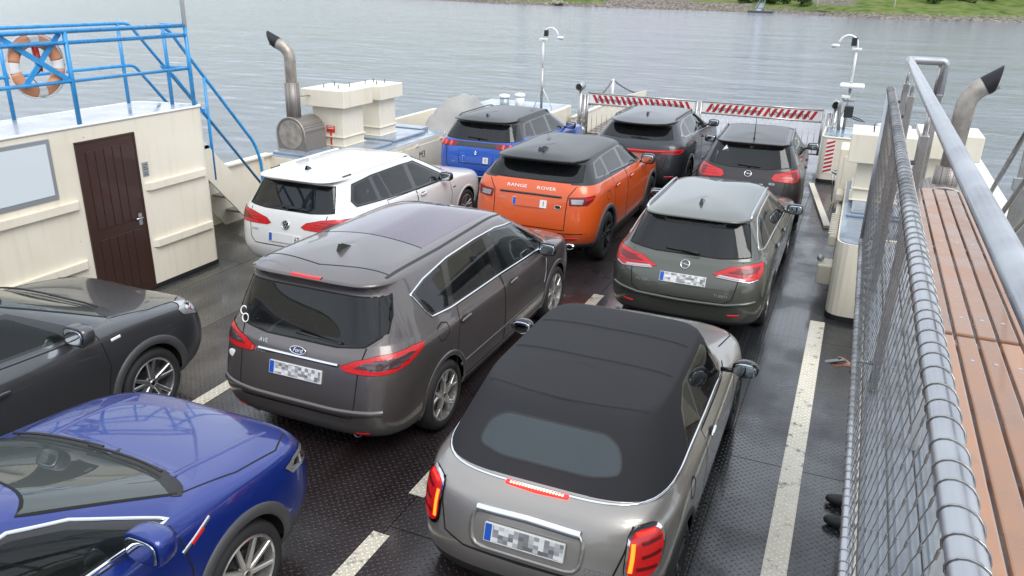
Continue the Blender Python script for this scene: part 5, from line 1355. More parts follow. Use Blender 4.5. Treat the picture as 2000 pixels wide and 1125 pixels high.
XE = [-9.58, -7.75, -6.6, -5.38, -4.05, -2.72, -1.62, -.56, .65, 2.28]
for i, (x0, x1) in enumerate(zip(XE, XE[1:])):
    y = -11.9 + (i % 3) * .8
    ys = [-11.98]
    while y < 19.9: ys.append(y + 2.9); y += 2.9
    ys[-1] = 19.98
    for y0, y1 in zip(ys, ys[1:]):
        if y1 < -1: continue
        bm = bmesh.new(); bx(bm, (x0 + .004, y0 + .004, -.01), (x1 - .004, y1 - .004, 0.))
        obj('deck_plate', bm, 'tread_red' if 2 <= i <= 5 else ('tread_dark' if i > 5 else 'tread_grey'), dk)
def line(x, y0, y1, w, label):
    bm = bmesh.new(); bx(bm, (x - w / 2, y0, .0005), (x + w / 2, y1, .004)); tag(obj('painted_line', bm, 'line_paint'), label, 'marking', 'painted lane lines')
line(0.0, -2, 9.84, .17, 'long cream painted line on the deck along the right walkway')
line(-2.73, 1.0, 4.1, .14, 'cream painted dash on the deck between the blue SUV and the convertible')
line(-2.73, 4.62, 6.4, .14, 'cream painted dash beside the left tail lamp of the convertible')
line(-2.73, 8.0, 9.5, .14, 'cream painted dash in front of the minivan and behind the olive estate car')
line(-5.37, 3.6, 5.62, .14, 'cream painted dash between the dark grey crossover and the minivan')

def hull(name, lo, hi, label, cat='bulwark', m='cream_paint', bevel=.01):
    o = box(name, lo, hi, m, None, bevel); tag(o, label, cat); return o
# ---- left cabin
CX, CY = -8.06, 8.32
cab = empty('cabin', (-8.06, 5, 0)); tag(cab, 'cream deckhouse cabin with brown door and blue railed roof on the left', 'cabin')
def part(name, lo, hi, m, parent, bevel=0., seg=2):
    o = box(name, lo, hi, m, parent, bevel, seg); o.matrix_parent_inverse = Matrix.Translation(-Vector(parent.location)) if parent.type == 'EMPTY' else Matrix.Identity(4); return o
def attach(o, parent):
    o.parent = parent
    if parent.type == 'EMPTY': o.matrix_parent_inverse = parent.matrix_basis.inverted()
    return o
def wallplan(r=.12):
    return rpoly([(CX, -3), (CX, CY), (-9.02, CY - .2), (-9.05, -3)], r, 5)
bm = bmesh.new(); prism(bm, wallplan(), 2.16, lambda u, v, t: Vector((u, v, .06 + t))); attach(obj('wall', bm, 'cream_paint'), cab)
bm = bmesh.new(); prism(bm, [(x + (.01 if x > -8.5 else -.01), y + (.01 if y > 4 else -.01)) for x, y in wallplan()], .05, lambda u, v, t: Vector((u, v, .005 + t))); attach(obj('skirting', bm, 'rubber'), cab)
bm = bmesh.new(); prism(bm, [(x - (.035 if x > -8.5 else -.035), y - (.035 if y > 4 else 0)) for x, y in wallplan()], .012, lambda u, v, t: Vector((u, v, 2.222 + t))); attach(obj('roof', bm, 'roof_wet'), cab)
pipe('roof_edge', [(x, y, 2.225) for x, y in wallplan()], .018, 'white_paint', None, 6, closed=True); attach(bpy.context.scene.objects['roof_edge'], cab)
door = attach(box('door', (CX - .02, 6.29, .03), (CX + .012, 7.10, 2.03), 'brown_door', None, .004), cab)
for y in (6.28, 7.095): attach(box('door_frame', (CX - .01, y - .005, .03), (CX + .02, y + .022, 2.05), 'brown_door', None, .004), cab)
attach(box('door_frame', (CX - .01, 6.275, 2.03), (CX + .02, 7.117, 2.055), 'brown_door', None, .004), cab)
for z0, z1 in ((.12, .86), (.99, 1.93)):
    for k in range(5):
        y0 = 6.40 + k * .121
        o = box('door_board', (CX + .012, y0, z0), (CX + .021, y0 + .112, z1), 'brown_door', door, .004)
o = pipe('door_handle', [(CX + .012, 7.02, 1.0), (CX + .06, 7.02, 1.0), (CX + .062, 6.92, 1.0)], .010, 'chrome_dull', door, 8)
box('lock_plate', (CX + .012, 6.995, .90), (CX + .018, 7.045, 1.05), 'frame_grey', door)
win = attach(box('window', (CX - .01, 4.2, 1.47), (CX + .012, 5.98, 2.15), 'frame_grey', None, .006), cab)
box('pane', (CX + .010, 4.26, 1.53), (CX + .016, 5.93, 2.10), 'frost_glass', win)
def rub(y0, y1, z):
    bm = bmesh.new(); prism(bm, [(y0, z - .045), (y1, z - .045), (y1, z + .045), (y0, z + .045)], .055, lambda u, v, t: Vector((CX - .002 + t * (1 - .0), u + (.05 if u == y0 and t > 0 else 0) - (.05 if u == y1 and t > 0 else 0), v * 1.0)))
    attach(obj('rubbing_bar', bm, 'cream_paint'), cab)
for y0, y1, z in ((7.17, 8.22, 1.35), (7.17, 8.24, .60), (3.5, 6.22, 1.355), (3.5, 6.20, .64)): rub(y0, y1, z)
sg_ = attach(box('notice', (CX - .001, 7.17, 1.48), (CX + .006, 7.265, 1.66), 'frame_grey', None), cab)
for k, z in enumerate((1.63, 1.60, 1.575, 1.53, 1.505)): box('notice_print', (CX + .006, 7.185, z - .008), (CX + .0066, 7.25 - .01 * (k % 2), z), 'black_matt', sg_)
# roof railing
rail = empty('roof_railing', (-8.1, 6, 2.23)); tag(rail, 'blue tubular railing round the cabin roof', 'railing')
def rtube(name, pts, r=.025, parent=rail, m='blue_paint', rad=.0):
    o = pipe(name, arc(pts, rad, 4) if rad else pts, r * 1.12, m, None, 8); return attach(o, parent)
ZT, ZS, ZM = 3.25, 3.13, 2.715
for y in (4.7, 6.45, 8.22): rtube('post', [(-8.12, y, 2.22), (-8.12, y, ZT)], .024)
for y in (4.6, 6.3, 7.95): rtube('post', [(-9.0, y, 2.22), (-9.0, y, ZT)], .021)
rtube('post', [(-8.42, 8.14, 2.22), (-8.42, 8.14, ZT)], .022)
for z, r in ((ZT, .024), (ZS, .022), (ZM, .019)): rtube('rail', [(-8.12, 1, z), (-8.12, 8.22, z)], r)
for z in (ZT, ZM): rtube('rail', [(-9.0, 1, z), (-9.0, 7.95, z), (-9.0, 8.12, z), (-9.0, 8.12 + (z - 1.2) * .87, 1.2)], .019, rad=.12)
for z in (ZT, ZS, ZM): rtube('rail', [(-8.12, 8.22, z), (-8.44, 8.13, z)], .02)
for a, b in (((5.72, ZT - .04), (6.42, ZM + .02)), ((6.42, ZT - .02), (5.90, ZM - .02))):
    bm = bmesh.new(); d = Vector((0, b[0] - a[0], b[1] - a[1])); nrm = Vector((0, -d.z, d.y)).normalized() * .028
    xo = -8.145 - (.018 if a[0] > 6 else 0); A, B = Vector((xo, *a)), Vector((xo, *b)); xx = Vector((.008, 0, 0))
    vs = [bm.verts.new(p + s2 * xx + s1 * nrm) for p in (A, B) for s1 in (-1, 1) for s2 in (-1, 1)]
    for f in ((0, 1, 3, 2), (4, 6, 7, 5), (0, 4, 5, 1), (2, 3, 7, 6), (0, 2, 6, 4), (1, 5, 7, 3)): bm.faces.new([vs[i] for i in f])
    bmesh.ops.recalc_face_normals(bm, faces=bm.faces); attach(obj('cross_brace', bm, 'blue_paint'), rail)
# life ring behind the brace
ring = empty('life_ring', (-8.22, 6.12, 2.90)); tag(ring, 'faded orange life ring with white bands hung behind the blue cross brace', 'life ring')
mat('ring_orange', (.62, .27, .14), .55); mat('webbing', (.7, .69, .66), .7)
Rm, rm = .265, .068
for k in range(4):
    for w, (a0, a1), m in (('float', (k * 90 + 11, k * 90 + 79), 'ring_orange'), ('band', (k * 90 - 11, k * 90 + 11), 'webbing')):
        bm = bmesh.new(); n = 12
        P = [(0, Rm * math.cos(R(a0 + (a1 - a0) * i / n)), Rm * math.sin(R(a0 + (a1 - a0) * i / n))) for i in range(n + 1)]
        tube(bm, P, rm if w == 'float' else rm * 1.02, 14)
        for v in bm.verts: v.co.x *= .8
        obj('ring_segment' if w == 'float' else 'band', bm, m, ring, True)
pts = []
for k in range(4):
    for i in range(9):
        a = R(90 * k + 90 * i / 8); rr2 = Rm + rm * (1.0 + .25 * math.sin(math.pi * i / 8)); pts.append((0.02, rr2 * math.cos(a), rr2 * math.sin(a)))
obj_ = pipe('grab_line', pts, .008, 'webbing', ring, 5, closed=True)
bm = bmesh.new(); tube(bm, [(.0, .02, Rm - .03), (.0, .035, .0), (0, .03, -.06)], .035, 8); obj('light', bm, 'red_sign', ring, True)
pipe('light_cord', [(0.02, .03, -.05), (.03, -.09, -.12), (.02, -.02, -.2), (.02, .05, -Rm + .04)], .006, 'black_matt', ring, 5)
# mast pole at the corner
o = pipe('flag_pole', [(-8.12, 8.22, 3.22), (-8.10, 8.22, 6.5)], .028, 'white_paint', None, 10); tag(o, 'thin white pole rising from the corner of the blue roof railing', 'pole')
# ---- stair behind the cabin
stair = empty('stair', (-8.75, 9.2, 0)); tag(stair, 'steep cream stair with blue handrails behind the cabin', 'stair')
for x in (-8.62, -9.28):
    bm = bmesh.new(); prism(bm, [(8.34, 2.12), (8.34, 1.55), (9.75, .02), (10.25, .02)], .03, lambda u, v, t: Vector((x + t, u, v))); attach(obj('stringer', bm, 'cream_paint'), stair)
for k in range(7):
    z = .30 * (k + 1) - .05; y = 10.05 - .26 * (k + .55)
    attach(box('tread', (-9.25, y - .13, z), (-8.62, y + .11, z + .03), 'stair_steel', None), stair)
rtube('handrail', [(-8.6, 8.2, 3.22), (-8.6, 8.40, 3.18), (-8.6, 9.86, 1.42), (-8.6, 9.98, 1.10), (-8.6, 9.98, .22)], .021, stair, rad=.12)
rtube('handrail', [(-8.6, 8.20, ZM), (-8.6, 8.38, 2.60), (-8.6, 9.96, .72)], .018, stair, rad=.08)
rtube('handrail_post', [(-8.6, 8.95, 2.5), (-8.6, 8.95, 1.02)], .019, stair)
rb = empty('stair_ring_bracket', (-8.62, 8.66, 1.7)); tag(rb, 'small red and white board with blue bracket at the head of the stair', 'board')
attach(box('board', (-8.63, 8.50, 1.55), (-8.60, 8.60, 2.05), 'white_paint', None, .01), rb); attach(box('stripe', (-8.60, 8.51, 1.68), (-8.597, 8.59, 1.85), 'red_sign', None), rb)
for z in (1.5, 2.02): attach(box('bracket', (-8.62, 8.42, z), (-8.59, 8.9, z + .05), 'blue_paint', None), rb)
# ---- left bulwark
bul = empty('bulwark', (-9.45, 9, 0)); tag(bul, 'cream bulwark plate with capping rail behind the stair', 'bulwark')
attach(box('plate', (-9.5, -3, -1.0), (-9.44, 11.2, .90), 'cream_paint', None), bul); attach(box('capping', (-9.54, -3, .90), (-9.38, 11.2, .94), 'cream_paint', None, .008), bul)
for y in (9.2, 10.9): attach(box('rib', (-9.44, y, 0), (-9.34, y + .03, .9), 'cream_paint', None, .004), bul)
# ---- engine casings
def casing(name, x0, x1, y0, y1, z, label, r=.18, skirt=True):
    o = empty(name, ((x0 + x1) / 2, (y0 + y1) / 2, 0)); tag(o, label, 'casing')
    pl = rpoly([(x0, y0), (x1, y0), (x1, y1), (x0, y1)], r, 5)
    bm = bmesh.new(); prism(bm, pl, z - .06, lambda u, v, t: Vector((u, v, .06 + t))); ob = attach(obj('wall', bm, 'cream_paint'), o)
    cx, cy = (x0 + x1) / 2, (y0 + y1) / 2
    bm = bmesh.new(); prism(bm, [(cx + (u - cx) * 1.004, cy + (v - cy) * 1.004) for u, v in pl], .07, lambda u, v, t: Vector((u, v, .002 + t))); attach(obj('skirting', bm, 'rubber'), o)
    bm = bmesh.new(); prism(bm, [(cx + (u - cx) * 1.0 - .02 * math.copysign(1, u - cx), cy + (v - cy) - .02 * math.copysign(1, v - cy)) for u, v in pl], .014, lambda u, v, t: Vector((u, v, z + t))); attach(obj('lid', bm, 'lid_blue'), o)
    return o
cl = casing('engine_casing', -9.62, -7.85, 11.2, 15.0, .88, 'cream engine casing with blue grey lid behind the white estate car, marked M3')
for lo, hi in (((-9.5, 11.35, .894), (-8.1, 13.15, .94)), ((-9.4, 13.3, .894), (-8.15, 14.55, .945)), ((-9.3, 14.62, .894), (-8.3, 14.95, .965))): attach(box('hatch', lo, hi, 'lid_blue', None, .012), cl)
for y0, y1 in ((11.5, 13.1), (13.25, 14.85)): attach(box('door_panel', (-7.862, y0, .12), (-7.842, y1, .80), 'cream_paint', None, .012), cl)
for y in (11.9, 12.8, 13.6, 14.6): attach(box('hinge', (-7.85, y, .78), (-7.825, y + .12, .82), 'cream_paint', None, .005), cl)
lt = lettering('lettering', 'M3', .2, 'plate_black', None, (-7.838, 13.85, .60), (0, 1, 0), (0, 0, 1), .001); attach(lt, cl)
def vent(x0, x1, y0, y1, z0, zc, zt, label, ov=.14, red=False):
    o = empty('ventilator', ((x0 + x1) / 2, (y0 + y1) / 2, z0)); tag(o, label, 'ventilator', 'engine room ventilators')
    attach(box('shaft', (x0, y0, z0), (x1, y1, zc + .02), 'cream_paint', None, .008), o)
    attach(box('flange', (x0 - .035, y0 - .035, z0), (x1 + .035, y1 + .035, z0 + .012), 'cream_paint', None, .004), o)
    attach(box('flange', (x0 - .03, y0 - .03, z0 + .16), (x1 + .03, y1 + .03, z0 + .18), 'cream_paint', None, .004), o)
    attach(box('cap', (x0 - ov, y0 - ov, zc), (x1 + ov, y1 + ov, zt), 'cream_paint', None, .012), o)
    for sx in (.25, .75):
        for sy in (.25, .75):
            x, y = x0 + (x1 - x0) * sx, y0 + (y1 - y0) * sy; attach(pipe('cap_pin', [(x, y, zt), (x, y, zt + .07)], .008, 'black_matt', None, 6), o)
    return o
v1 = vent(-9.28, -8.62, 12.3, 12.98, .94, 1.66, 1.97, 'large cream ventilator box with a small red sign, beside the silencer')
for lo, hi in (((-8.615, 12.42, 1.20), (-8.60, 12.62, 1.30)), ((-8.615, 12.50, .97), (-8.60, 12.535, 1.20))): pass
o = attach(box('sign', (-8.98, 12.288, 1.19), (-8.80, 12.298, 1.31), 'red_sign', None), v1); attach(box('sign_post', (-8.905, 12.286, .93), (-8.875, 12.297, 1.19), 'red_sign', None), v1)
for z in (1.285, 1.255): attach(box('sign_print', (-8.96, 12.285, z), (-8.82, 12.2878, z + .012), 'white_paint', None), v1)
vent(-9.15, -8.62, 13.55, 14.15, .945, 1.66, 1.93, 'smaller cream ventilator box standing behind the one with the red sign', .12)
def exhaust(cx, cy, zb, rdrum, ln, pts, r, zshield, label, tipdir):
    o = empty('exhaust_stack', (cx, cy, zb)); tag(o, label, 'exhaust', 'exhaust stacks')
    prof = [(-rdrum, zb), (rdrum, zb)] + [(rdrum * math.cos(math.pi * i / 16), zb + rdrum * .95 + rdrum * math.sin(math.pi * i / 16)) for i in range(17)]
    bm = bmesh.new(); prism(bm, prof, ln, lambda u, v, t: Vector((cx + u, cy + t, v))); dr = attach(obj('silencer_guard', bm, 'perforated'), o)
    bm = bmesh.new(); lathe(bm, [(.001, cy - .012), (rdrum * .84, cy - .012), (rdrum * .86, cy)], 28, 'y', (cx, 0, zb + rdrum * .95)); attach(obj('end_plate', bm, 'exhaust_steel'), o)
    attach(pipe('guard_rim', [(cx + u * 1.01, cy - .004, zb + (v - zb) * 1.01) for u, v in prof], .016, 'exhaust_steel', None, 6, closed=True), o)
    P = arc(pts, r * 2.4, 8)
    k = max(2, int(len(P) * .0))
    attach(pipe('pipe', P, r, 'exhaust_steel', None, 18), o)
    a, b = Vector(P[-1]), Vector(P[-2]); d = (a - b).normalized()
    bm = bmesh.new(); tube(bm, [a - d * .12, a + d * .02], r * 1.04, 18, cap=False); tube(bm, [a - d * .15, a + d * .018], r * .9, 18, cap=False)
    for v in bm.verts:
        if (v.co - a).dot(d) > 0: v.co += d * ((v.co.z - a.z) / r) * .12
    attach(obj('sooty_mouth', bm, 'soot', None, True), o)
    bm = bmesh.new(); p0 = Vector(pts[0]); tube(bm, [p0, Vector((p0.x, p0.y, zshield))], r * 1.3, 18); attach(obj('heat_shield', bm, 'perforated', None, True), o)
    return o
ex1 = exhaust(-9.22, 11.55, .94, .30, .62, [(-9.27, 11.74, 1.45), (-9.27, 11.74, 2.68), (-9.58, 11.70, 2.83)], .10, 2.12, 'tan steel exhaust with drum silencer and black mouth, left side', -1)
attach(pipe('stay', [(-9.2, 11.78, 1.88), (-9.22, 12.2, 1.85)], .014, 'exhaust_steel', None, 6), ex1)
# ---- tarpaulin-covered gear
tarp = mat('tarpaulin', (.33, .32, .30), .75)
nn = N(tarp, 'ShaderNodeTexNoise'); nn.inputs['Scale'].default_value = 7; nn.inputs['Detail'].default_value = 6; bb = N(tarp, 'ShaderNodeBump'); bb.inputs['Strength'].default_value = .4; bb.inputs['Distance'].default_value = .06; L(tarp, nn.outputs['Fac'], bb.inputs['Height']); L(tarp, bb.outputs[0], bsdf(tarp).inputs['Normal'])
bm = bmesh.new(); rr = random.Random(3)
from mathutils import noise as _nz
HB = [(-.62, -.95), (-.15, -1.05), (.48, -.80), (.62, -.1), (.55, .75), (.0, 1.0), (-.55, .85), (-.68, 0)]
for (x, y) in HB:
    bm.verts.new((-8.14 + x * .95, 16.35 + y * .95, .36)); bm.verts.new((-8.14 + x * 1.02 + rr.uniform(-.06, .06), 16.35 + y + rr.uniform(-.06, .06), .78 + rr.uniform(-.1, .12)))
for p in ((-.40, -.62, 1.18), (.26, -.48, 1.30), (-.05, -.30, 1.52), (.20, .25, 1.50), (-.30, .30, 1.40), (.36, .50, 1.12), (-.42, .65, 1.05)): bm.verts.new((-8.14 + p[0], 16.35 + p[1], p[2]))
bmesh.ops.convex_hull(bm, input=bm.verts)
bmesh.ops.delete(bm, geom=[v for v in bm.verts if not v.link_faces], context='VERTS')
bmesh.ops.triangulate(bm, faces=bm.faces); bmesh.ops.subdivide_edges(bm, edges=bm.edges, cuts=5, use_grid_fill=True)
bmesh.ops.smooth_vert(bm, verts=bm.verts, factor=.5, use_axis_x=True, use_axis_y=True, use_axis_z=True)
bm.normal_update()
for v in bm.verts:
    q = v.co; f = _nz.noise(Vector((q.x * 2.2, q.y * 2.2, q.z * 1.2))) * .16 - abs(_nz.noise(Vector((q.x * 5 + q.y * 3, q.y * 2 - q.x, q.z * 1.6)))) * .12
    v.co += v.normal * f
bmesh.ops.recalc_face_normals(bm, faces=bm.faces)
tag(obj('tarpaulin_cover', bm, 'tarpaulin', None, True), 'grey beige tarpaulin tied over gear beside the bright blue crossover', 'tarpaulin')
# ---- fore part, left
hull('fore_casing', (-9.3, 17.6, -.9), (-6.95, 20.4, .86), 'cream raised fore deck block behind the tarpaulin', 'casing', bevel=.04)
box('lid', (-9.2, 17.7, .862), (-7.05, 20.3, .872), 'lid_blue', bpy.context.scene.objects['fore_casing'])
hull('bulwark_plate', (-9.62, 15.0, -1.), (-9.52, 17.6, .92), 'cream bulwark strip left of the tarpaulin')
hull('plinth', (-8.6, 15.02, .005), (-7.75, 17.58, .42), 'low cream plinth under the tarpaulin', 'plinth')
for k, (x, y) in enumerate(((-8.12, 18.57), (-7.86, 18.95))):
    o = empty('vent_pipe', (x, y, .87)); tag(o, ['speckled white vent pipe nearest the tarpaulin', 'plain white vent pipe beside the left mast'][k], 'vent pipe', 'short vent pipes')
    bm = bmesh.new(); lathe(bm, [(.115, -.005), (.115, .30), (.10, .30)], 18, 'z', close=True); obj('pipe', bm, ['frame_grey', 'white_paint'][k], o, True)
    bm = bmesh.new(); lathe(bm, [(.13, .30), (.14, .33), (.13, .37), (.06, .39)], 18, 'z', close=True); obj('cap', bm, 'white_paint', o, True)
def mast(x, y, z0, h, sgn, label):
    o = empty('lamp_mast', (x, y, z0)); tag(o, label, 'mast', 'bow lamp masts')
    pipe('lower_pole', [(0, 0, 0), (0, 0, h * .52)], .032, 'steel', o, 10); pipe('upper_pole', [(0, 0, h * .52), (0, 0, h * .86)], .026, 'white_paint', o, 10)
    box('shelf', (-.10, -.06, h * .86), (.10, .06, h * .86 + .05), 'white_paint', o, .01)
    P = [(sgn * (.19 - .19 * math.cos(t)), 0, h * .90 + .02 + .20 * math.sin(t)) for t in (math.pi * .95 * i / 14 for i in range(15))]
    pipe('swan_neck', [(0, 0, h * .88)] + P, .024, 'white_paint', o, 8)
    bm = bmesh.new(); blob(bm, (sgn * .44, 0, h * .90 - .0), (.09, .06, .035), 2.5, 8); obj('lamp_head', bm, 'white_paint', o, True)
    bm = bmesh.new(); blob(bm, (sgn * .47, -.01, h * .90 - .03), (.05, .045, .02), 2.5, 8); obj('lamp_glass', bm, 'frame_grey', o, True)
    box('floodlight', (sgn * .03, -.06, h * .91), (sgn * .12, .04, h * .985), 'black_matt', o, .01)
    for a in (math.pi * .15, math.pi * .85): pipe('stay', [(0, 0, h * .28), (.28 * math.cos(a), .28 * math.sin(a), 0)], .012, 'white_paint', o, 6)
    return o
mast(-7.38, 19.23, .872, 1.95, 1, 'slim lamp mast with swan neck light left of the gate')
mR = mast(-.16, 19.25, .96, 1.98, -1, 'slim lamp mast with swan neck light on the striped locker')
box('radar_plate', (-.22, -.22, .92), (.28, .22, 1.0), 'white_paint', mR, .03); box('speaker', (-.05, -.1, .28), (.14, .1, .52), 'black_matt', mR, .01); pipe('horn', [(-.10, -.1, 0), (-.16, -.1, .55), (-.10, -.1, .74)], .035, 'steel', mR, 8); box('horn_head', (-.15, -.18, .70), (.02, .0, .76), 'white_paint', mR, .01)
pipe('cable', [(.14, 0, .3), (.3, 0, .26), (.42, 0, .2), (.3, 0, .22), (.14, 0, .26)], .012, 'black_matt', mR, 6); box('camera_arm', (-.12, -.05, .62), (.14, .05, .66), 'frame_grey', mR)
# ---- gate
mat('stripe_red', (.48, .02, .03), .4)
def gate(x0, x1, slant, label):
    o = empty('gate_leaf', ((x0 + x1) / 2, 19.9, 0)); tag(o, label, 'gate', 'gate leaves across the bow')
    Y = 19.9
    for pts in ([(x0, Y, .22), (x0, Y, 1.27)], [(x1, Y, .22), (x1, Y, 1.27)]): attach(pipe('stile', pts, .03, 'steel', None, 10), o)
    for z in (1.265, .995, .24): attach(pipe('crossbar', [(x0, Y, z), (x1, Y, z)], .022, 'steel', None, 10), o)
    pn = attach(box('sign_panel', (x0 + .05, Y - .008, 1.015), (x1 - .05, Y + .008, 1.245), 'white_paint', None), o)
    n = 17; dx = (x1 - x0 - .28) / n
    for k in range(n):
        xc = x0 + .14 + dx * (k + .5); w = .038; s_ = .055 * slant
        bm = bmesh.new(); prism(bm, [(xc - w - s_, 1.03), (xc + w - s_, 1.03), (xc + w + s_, 1.23), (xc - w + s_, 1.23)], .003, lambda u, v, t: Vector((u, Y - .0085 - t, v))); obj('stripe', bm, 'stripe_red', pn)
    for tx, fx in (('Handbremse anziehen', .29), ('Licht ausschalten', .73)): lettering('lettering', tx, .155, 'plate_black', pn, (x0 + (x1 - x0) * fx, Y - .0135, 1.125), (1, 0, 0), (0, 0, 1), .0008, .86)
    m_ = int((x1 - x0) / .13)
    for k in range(1, m_):
        x = x0 + (x1 - x0) * k / m_; attach(pipe('bar', [(x, Y, .24), (x, Y, .995)], .006, 'steel', None, 5), o)
    return o
gate(-6.36, -3.56, -1, 'left steel gate leaf with red striped warning board across the bow')
gate(-3.46, -.64, 1, 'right steel gate leaf with red striped warning board across the bow')
for k, (x, sg2) in enumerate(((-6.50, 1), (-.46, -1))):
    o = empty('gate_post', (x, 19.9, 0)); tag(o, ['left gate post with round signal lamp on top', 'right gate post with round signal lamp on top'][k], 'gate post', 'gate posts')
    pipe('post', [(-.06 * sg2, 0, 0), (-.06 * sg2, 0, 1.33)], .06, 'steel', o, 12); pipe('post', [(.06 * sg2, 0, 0), (.06 * sg2, 0, 1.22)], .045, 'steel', o, 12)
    bm = bmesh.new(); lathe(bm, [(.14, .0), (.14, .35), (.10, .42)], 16, 'z', close=True); obj('foot', bm, 'steel', o, True)
    box('hinge', (-.12, -.05, .5), (.12, .05, .58), 'steel', o, .01)
    bm = bmesh.new(); lathe(bm, [(.06, -.16), (.095, -.16), (.10, .1), (.04, .14)], 18, 'y', (-.06 * sg2, 0, 1.42), close=True); obj('lamp_housing', bm, 'steel', o, True)
    bm = bmesh.new(); lathe(bm, [(.001, -.165), (.08, -.165)], 18, 'y', (-.06 * sg2, 0, 1.42)); obj('lens', bm, 'black_gloss', o)
# ---- bow ramp
wet('plank_wood', (.16, .13, .12), .4, .2, 4, .0); wet('ramp_steel', (.20, .195, .215), .35, .2, 2, .0)
ramp_o = empty('bow_ramp', (-3.5, 20, 0)); tag(ramp_o, 'wide boarded bow ramp beyond the gate', 'ramp')
def rz(y): return -.02 + (y - 20.05) * .035
for k in range(26):
    y = 20.05 + k * .3
    bm = bmesh.new(); bx(bm, (-6.75, 0, -.06), (-4.6, .285, 0)); q = obj('plank', bm, 'plank_wood'); q.location = (0, y, rz(y)); attach(q, ramp_o)
for k in range(4):
    y = 20.05 + k * 1.95
    bm = bmesh.new(); v4 = [bm.verts.new(p) for p in ((-4.58, y, rz(y)), (-.35, y, rz(y)), (-.35, y + 1.94, rz(y + 1.94)), (-4.58, y + 1.94, rz(y + 1.94)))]; bm.faces.new(v4); attach(obj('ramp_plate', bm, 'ramp_steel'), ramp_o)
for x in (-6.85, -.28):
    bm = bmesh.new(); prism(bm, [(20.05, -.3), (27.9, .0), (27.9, .45), (24.5, .62), (20.05, .55)], .06, lambda u, v, t: Vector((x + t, u, v))); attach(obj('side_plate', bm, 'cream_paint'), ramp_o)
    attach(box('side_cap', (x - .03, 20.05, .56), (x + .09, 24.0, .60), 'cream_paint', None, .006), ramp_o)
o = empty('ramp_stanchion', (-6.9, 24, .5)); tag(o, 'white stanchion with chains on the left edge of the bow ramp', 'stanchion')
attach(pipe('pole', [(-6.9, 24, .5), (-6.9, 24, 1.2)], .045, 'white_paint', None, 8), o)
def chain(name, a, b, sag, parent, n=18, r=.014):
    bm = bmesh.new(); a, b = Vector(a), Vector(b)
    for i in range(n):
        t0, t1 = i / n, (i + 1.25) / n
        p, q = [a.lerp(b, t) - Vector((0, 0, sag * 4 * t * (1 - t))) for t in (t0, min(1, t1))]
        d = (q - p); s_, u_ = frame_at(d); w = s_ if i % 2 else u_
        tube(bm, [p + d * (.5 + .5 * math.cos(th)) + w * math.sin(th) * r * 1.8 for th in (2 * math.pi * j / 8 for j in range(8))], r * .55, 4, closed=True)
    q = obj(name, bm, 'chain', None, True); q['kind'] = 'stuff'; return attach(q, parent)
chain('chain', (-6.9, 24, 1.18), (-6.7, 20.6, .75), .12, o); chain('chain', (-6.9, 24, 1.18), (-7.0, 27.4, .4), .05, o)

# ================================================================= right side
cr_ = casing('engine_casing', .06, 1.75, 9.96, 14.6, 1.0, 'cream engine casing with rounded corners right of the olive estate car', .22)
for lo, hi in (((.12, 11.25, 1.014), (1.6, 11.33, 1.05)), ((.18, 11.35, 1.014), (1.6, 13.0, 1.07)), ((.14, 13.05, 1.014), (1.6, 14.4, 1.05))): attach(box('hatch', lo, hi, 'lid_blue', None, .012), cr_)
attach(box('door_panel', (.45, 9.945, .15), (1.3, 9.965, .90), 'cream_paint', None, .012), cr_)
for z in (.2, .45, .7): attach(box('rivet', (.42, 9.94, z), (.435, 9.962, z + .02), 'black_matt', None), cr_)
for y0, y1, x0, x1, z0, z1 in ((11.3, 12.6, -.05, .06, .55, .72), (12.6, 13.5, -.02, .06, .6, .70), (13.2, 13.9, -.06, .06, .75, .88)): attach(box('fender', (x0, y0, z0), (x1, y1, z1), 'cream_paint', None, .03), cr_)
for k in range(10): attach(box('fender_rib', (-.06, 11.35 + k * .12, .715), (.05, 11.40 + k * .12, .735), 'cream_paint', None, .006), cr_)
attach(box('bracket', (-.12, 10.75, .18), (.06, 11.1, .45), 'cream_paint', None, .02), cr_); bm = bmesh.new(); blob(bm, (-.10, 10.9, .50), (.05, .05, .045), 2, 8); attach(obj('lever_knob', bm, 'frame_grey', None, True), cr_)
vent(.16, .72, 12.05, 12.65, 1.07, 1.62, 2.02, 'cream ventilator box seen past the wire mesh, right casing', .14)
vent(1.05, 1.6, 12.9, 13.5, 1.05, 1.62, 1.98, 'cream ventilator box behind the handrail posts, right casing', .14)
lk = empty('side_locker', (.1, 13.6, 0)); tag(lk, 'narrow tall cream locker between the ventilator and the chain basket', 'locker')
attach(box('body', (-.10, 13.55, .62), (.36, 14.2, 1.52), 'cream_paint', None, .02), lk); attach(box('door', (-.02, 13.54, .72), (.28, 13.553, 1.40), 'cream_paint', None, .006), lk)
exhaust(1.10, 10.15, 1.05, .36, .7, [(1.12, 10.5, 1.6), (1.16, 10.5, 2.78), (1.40, 10.5, 2.95)], .105, 1.95, 'tan steel exhaust with black mouth, right of the handrail', 1)
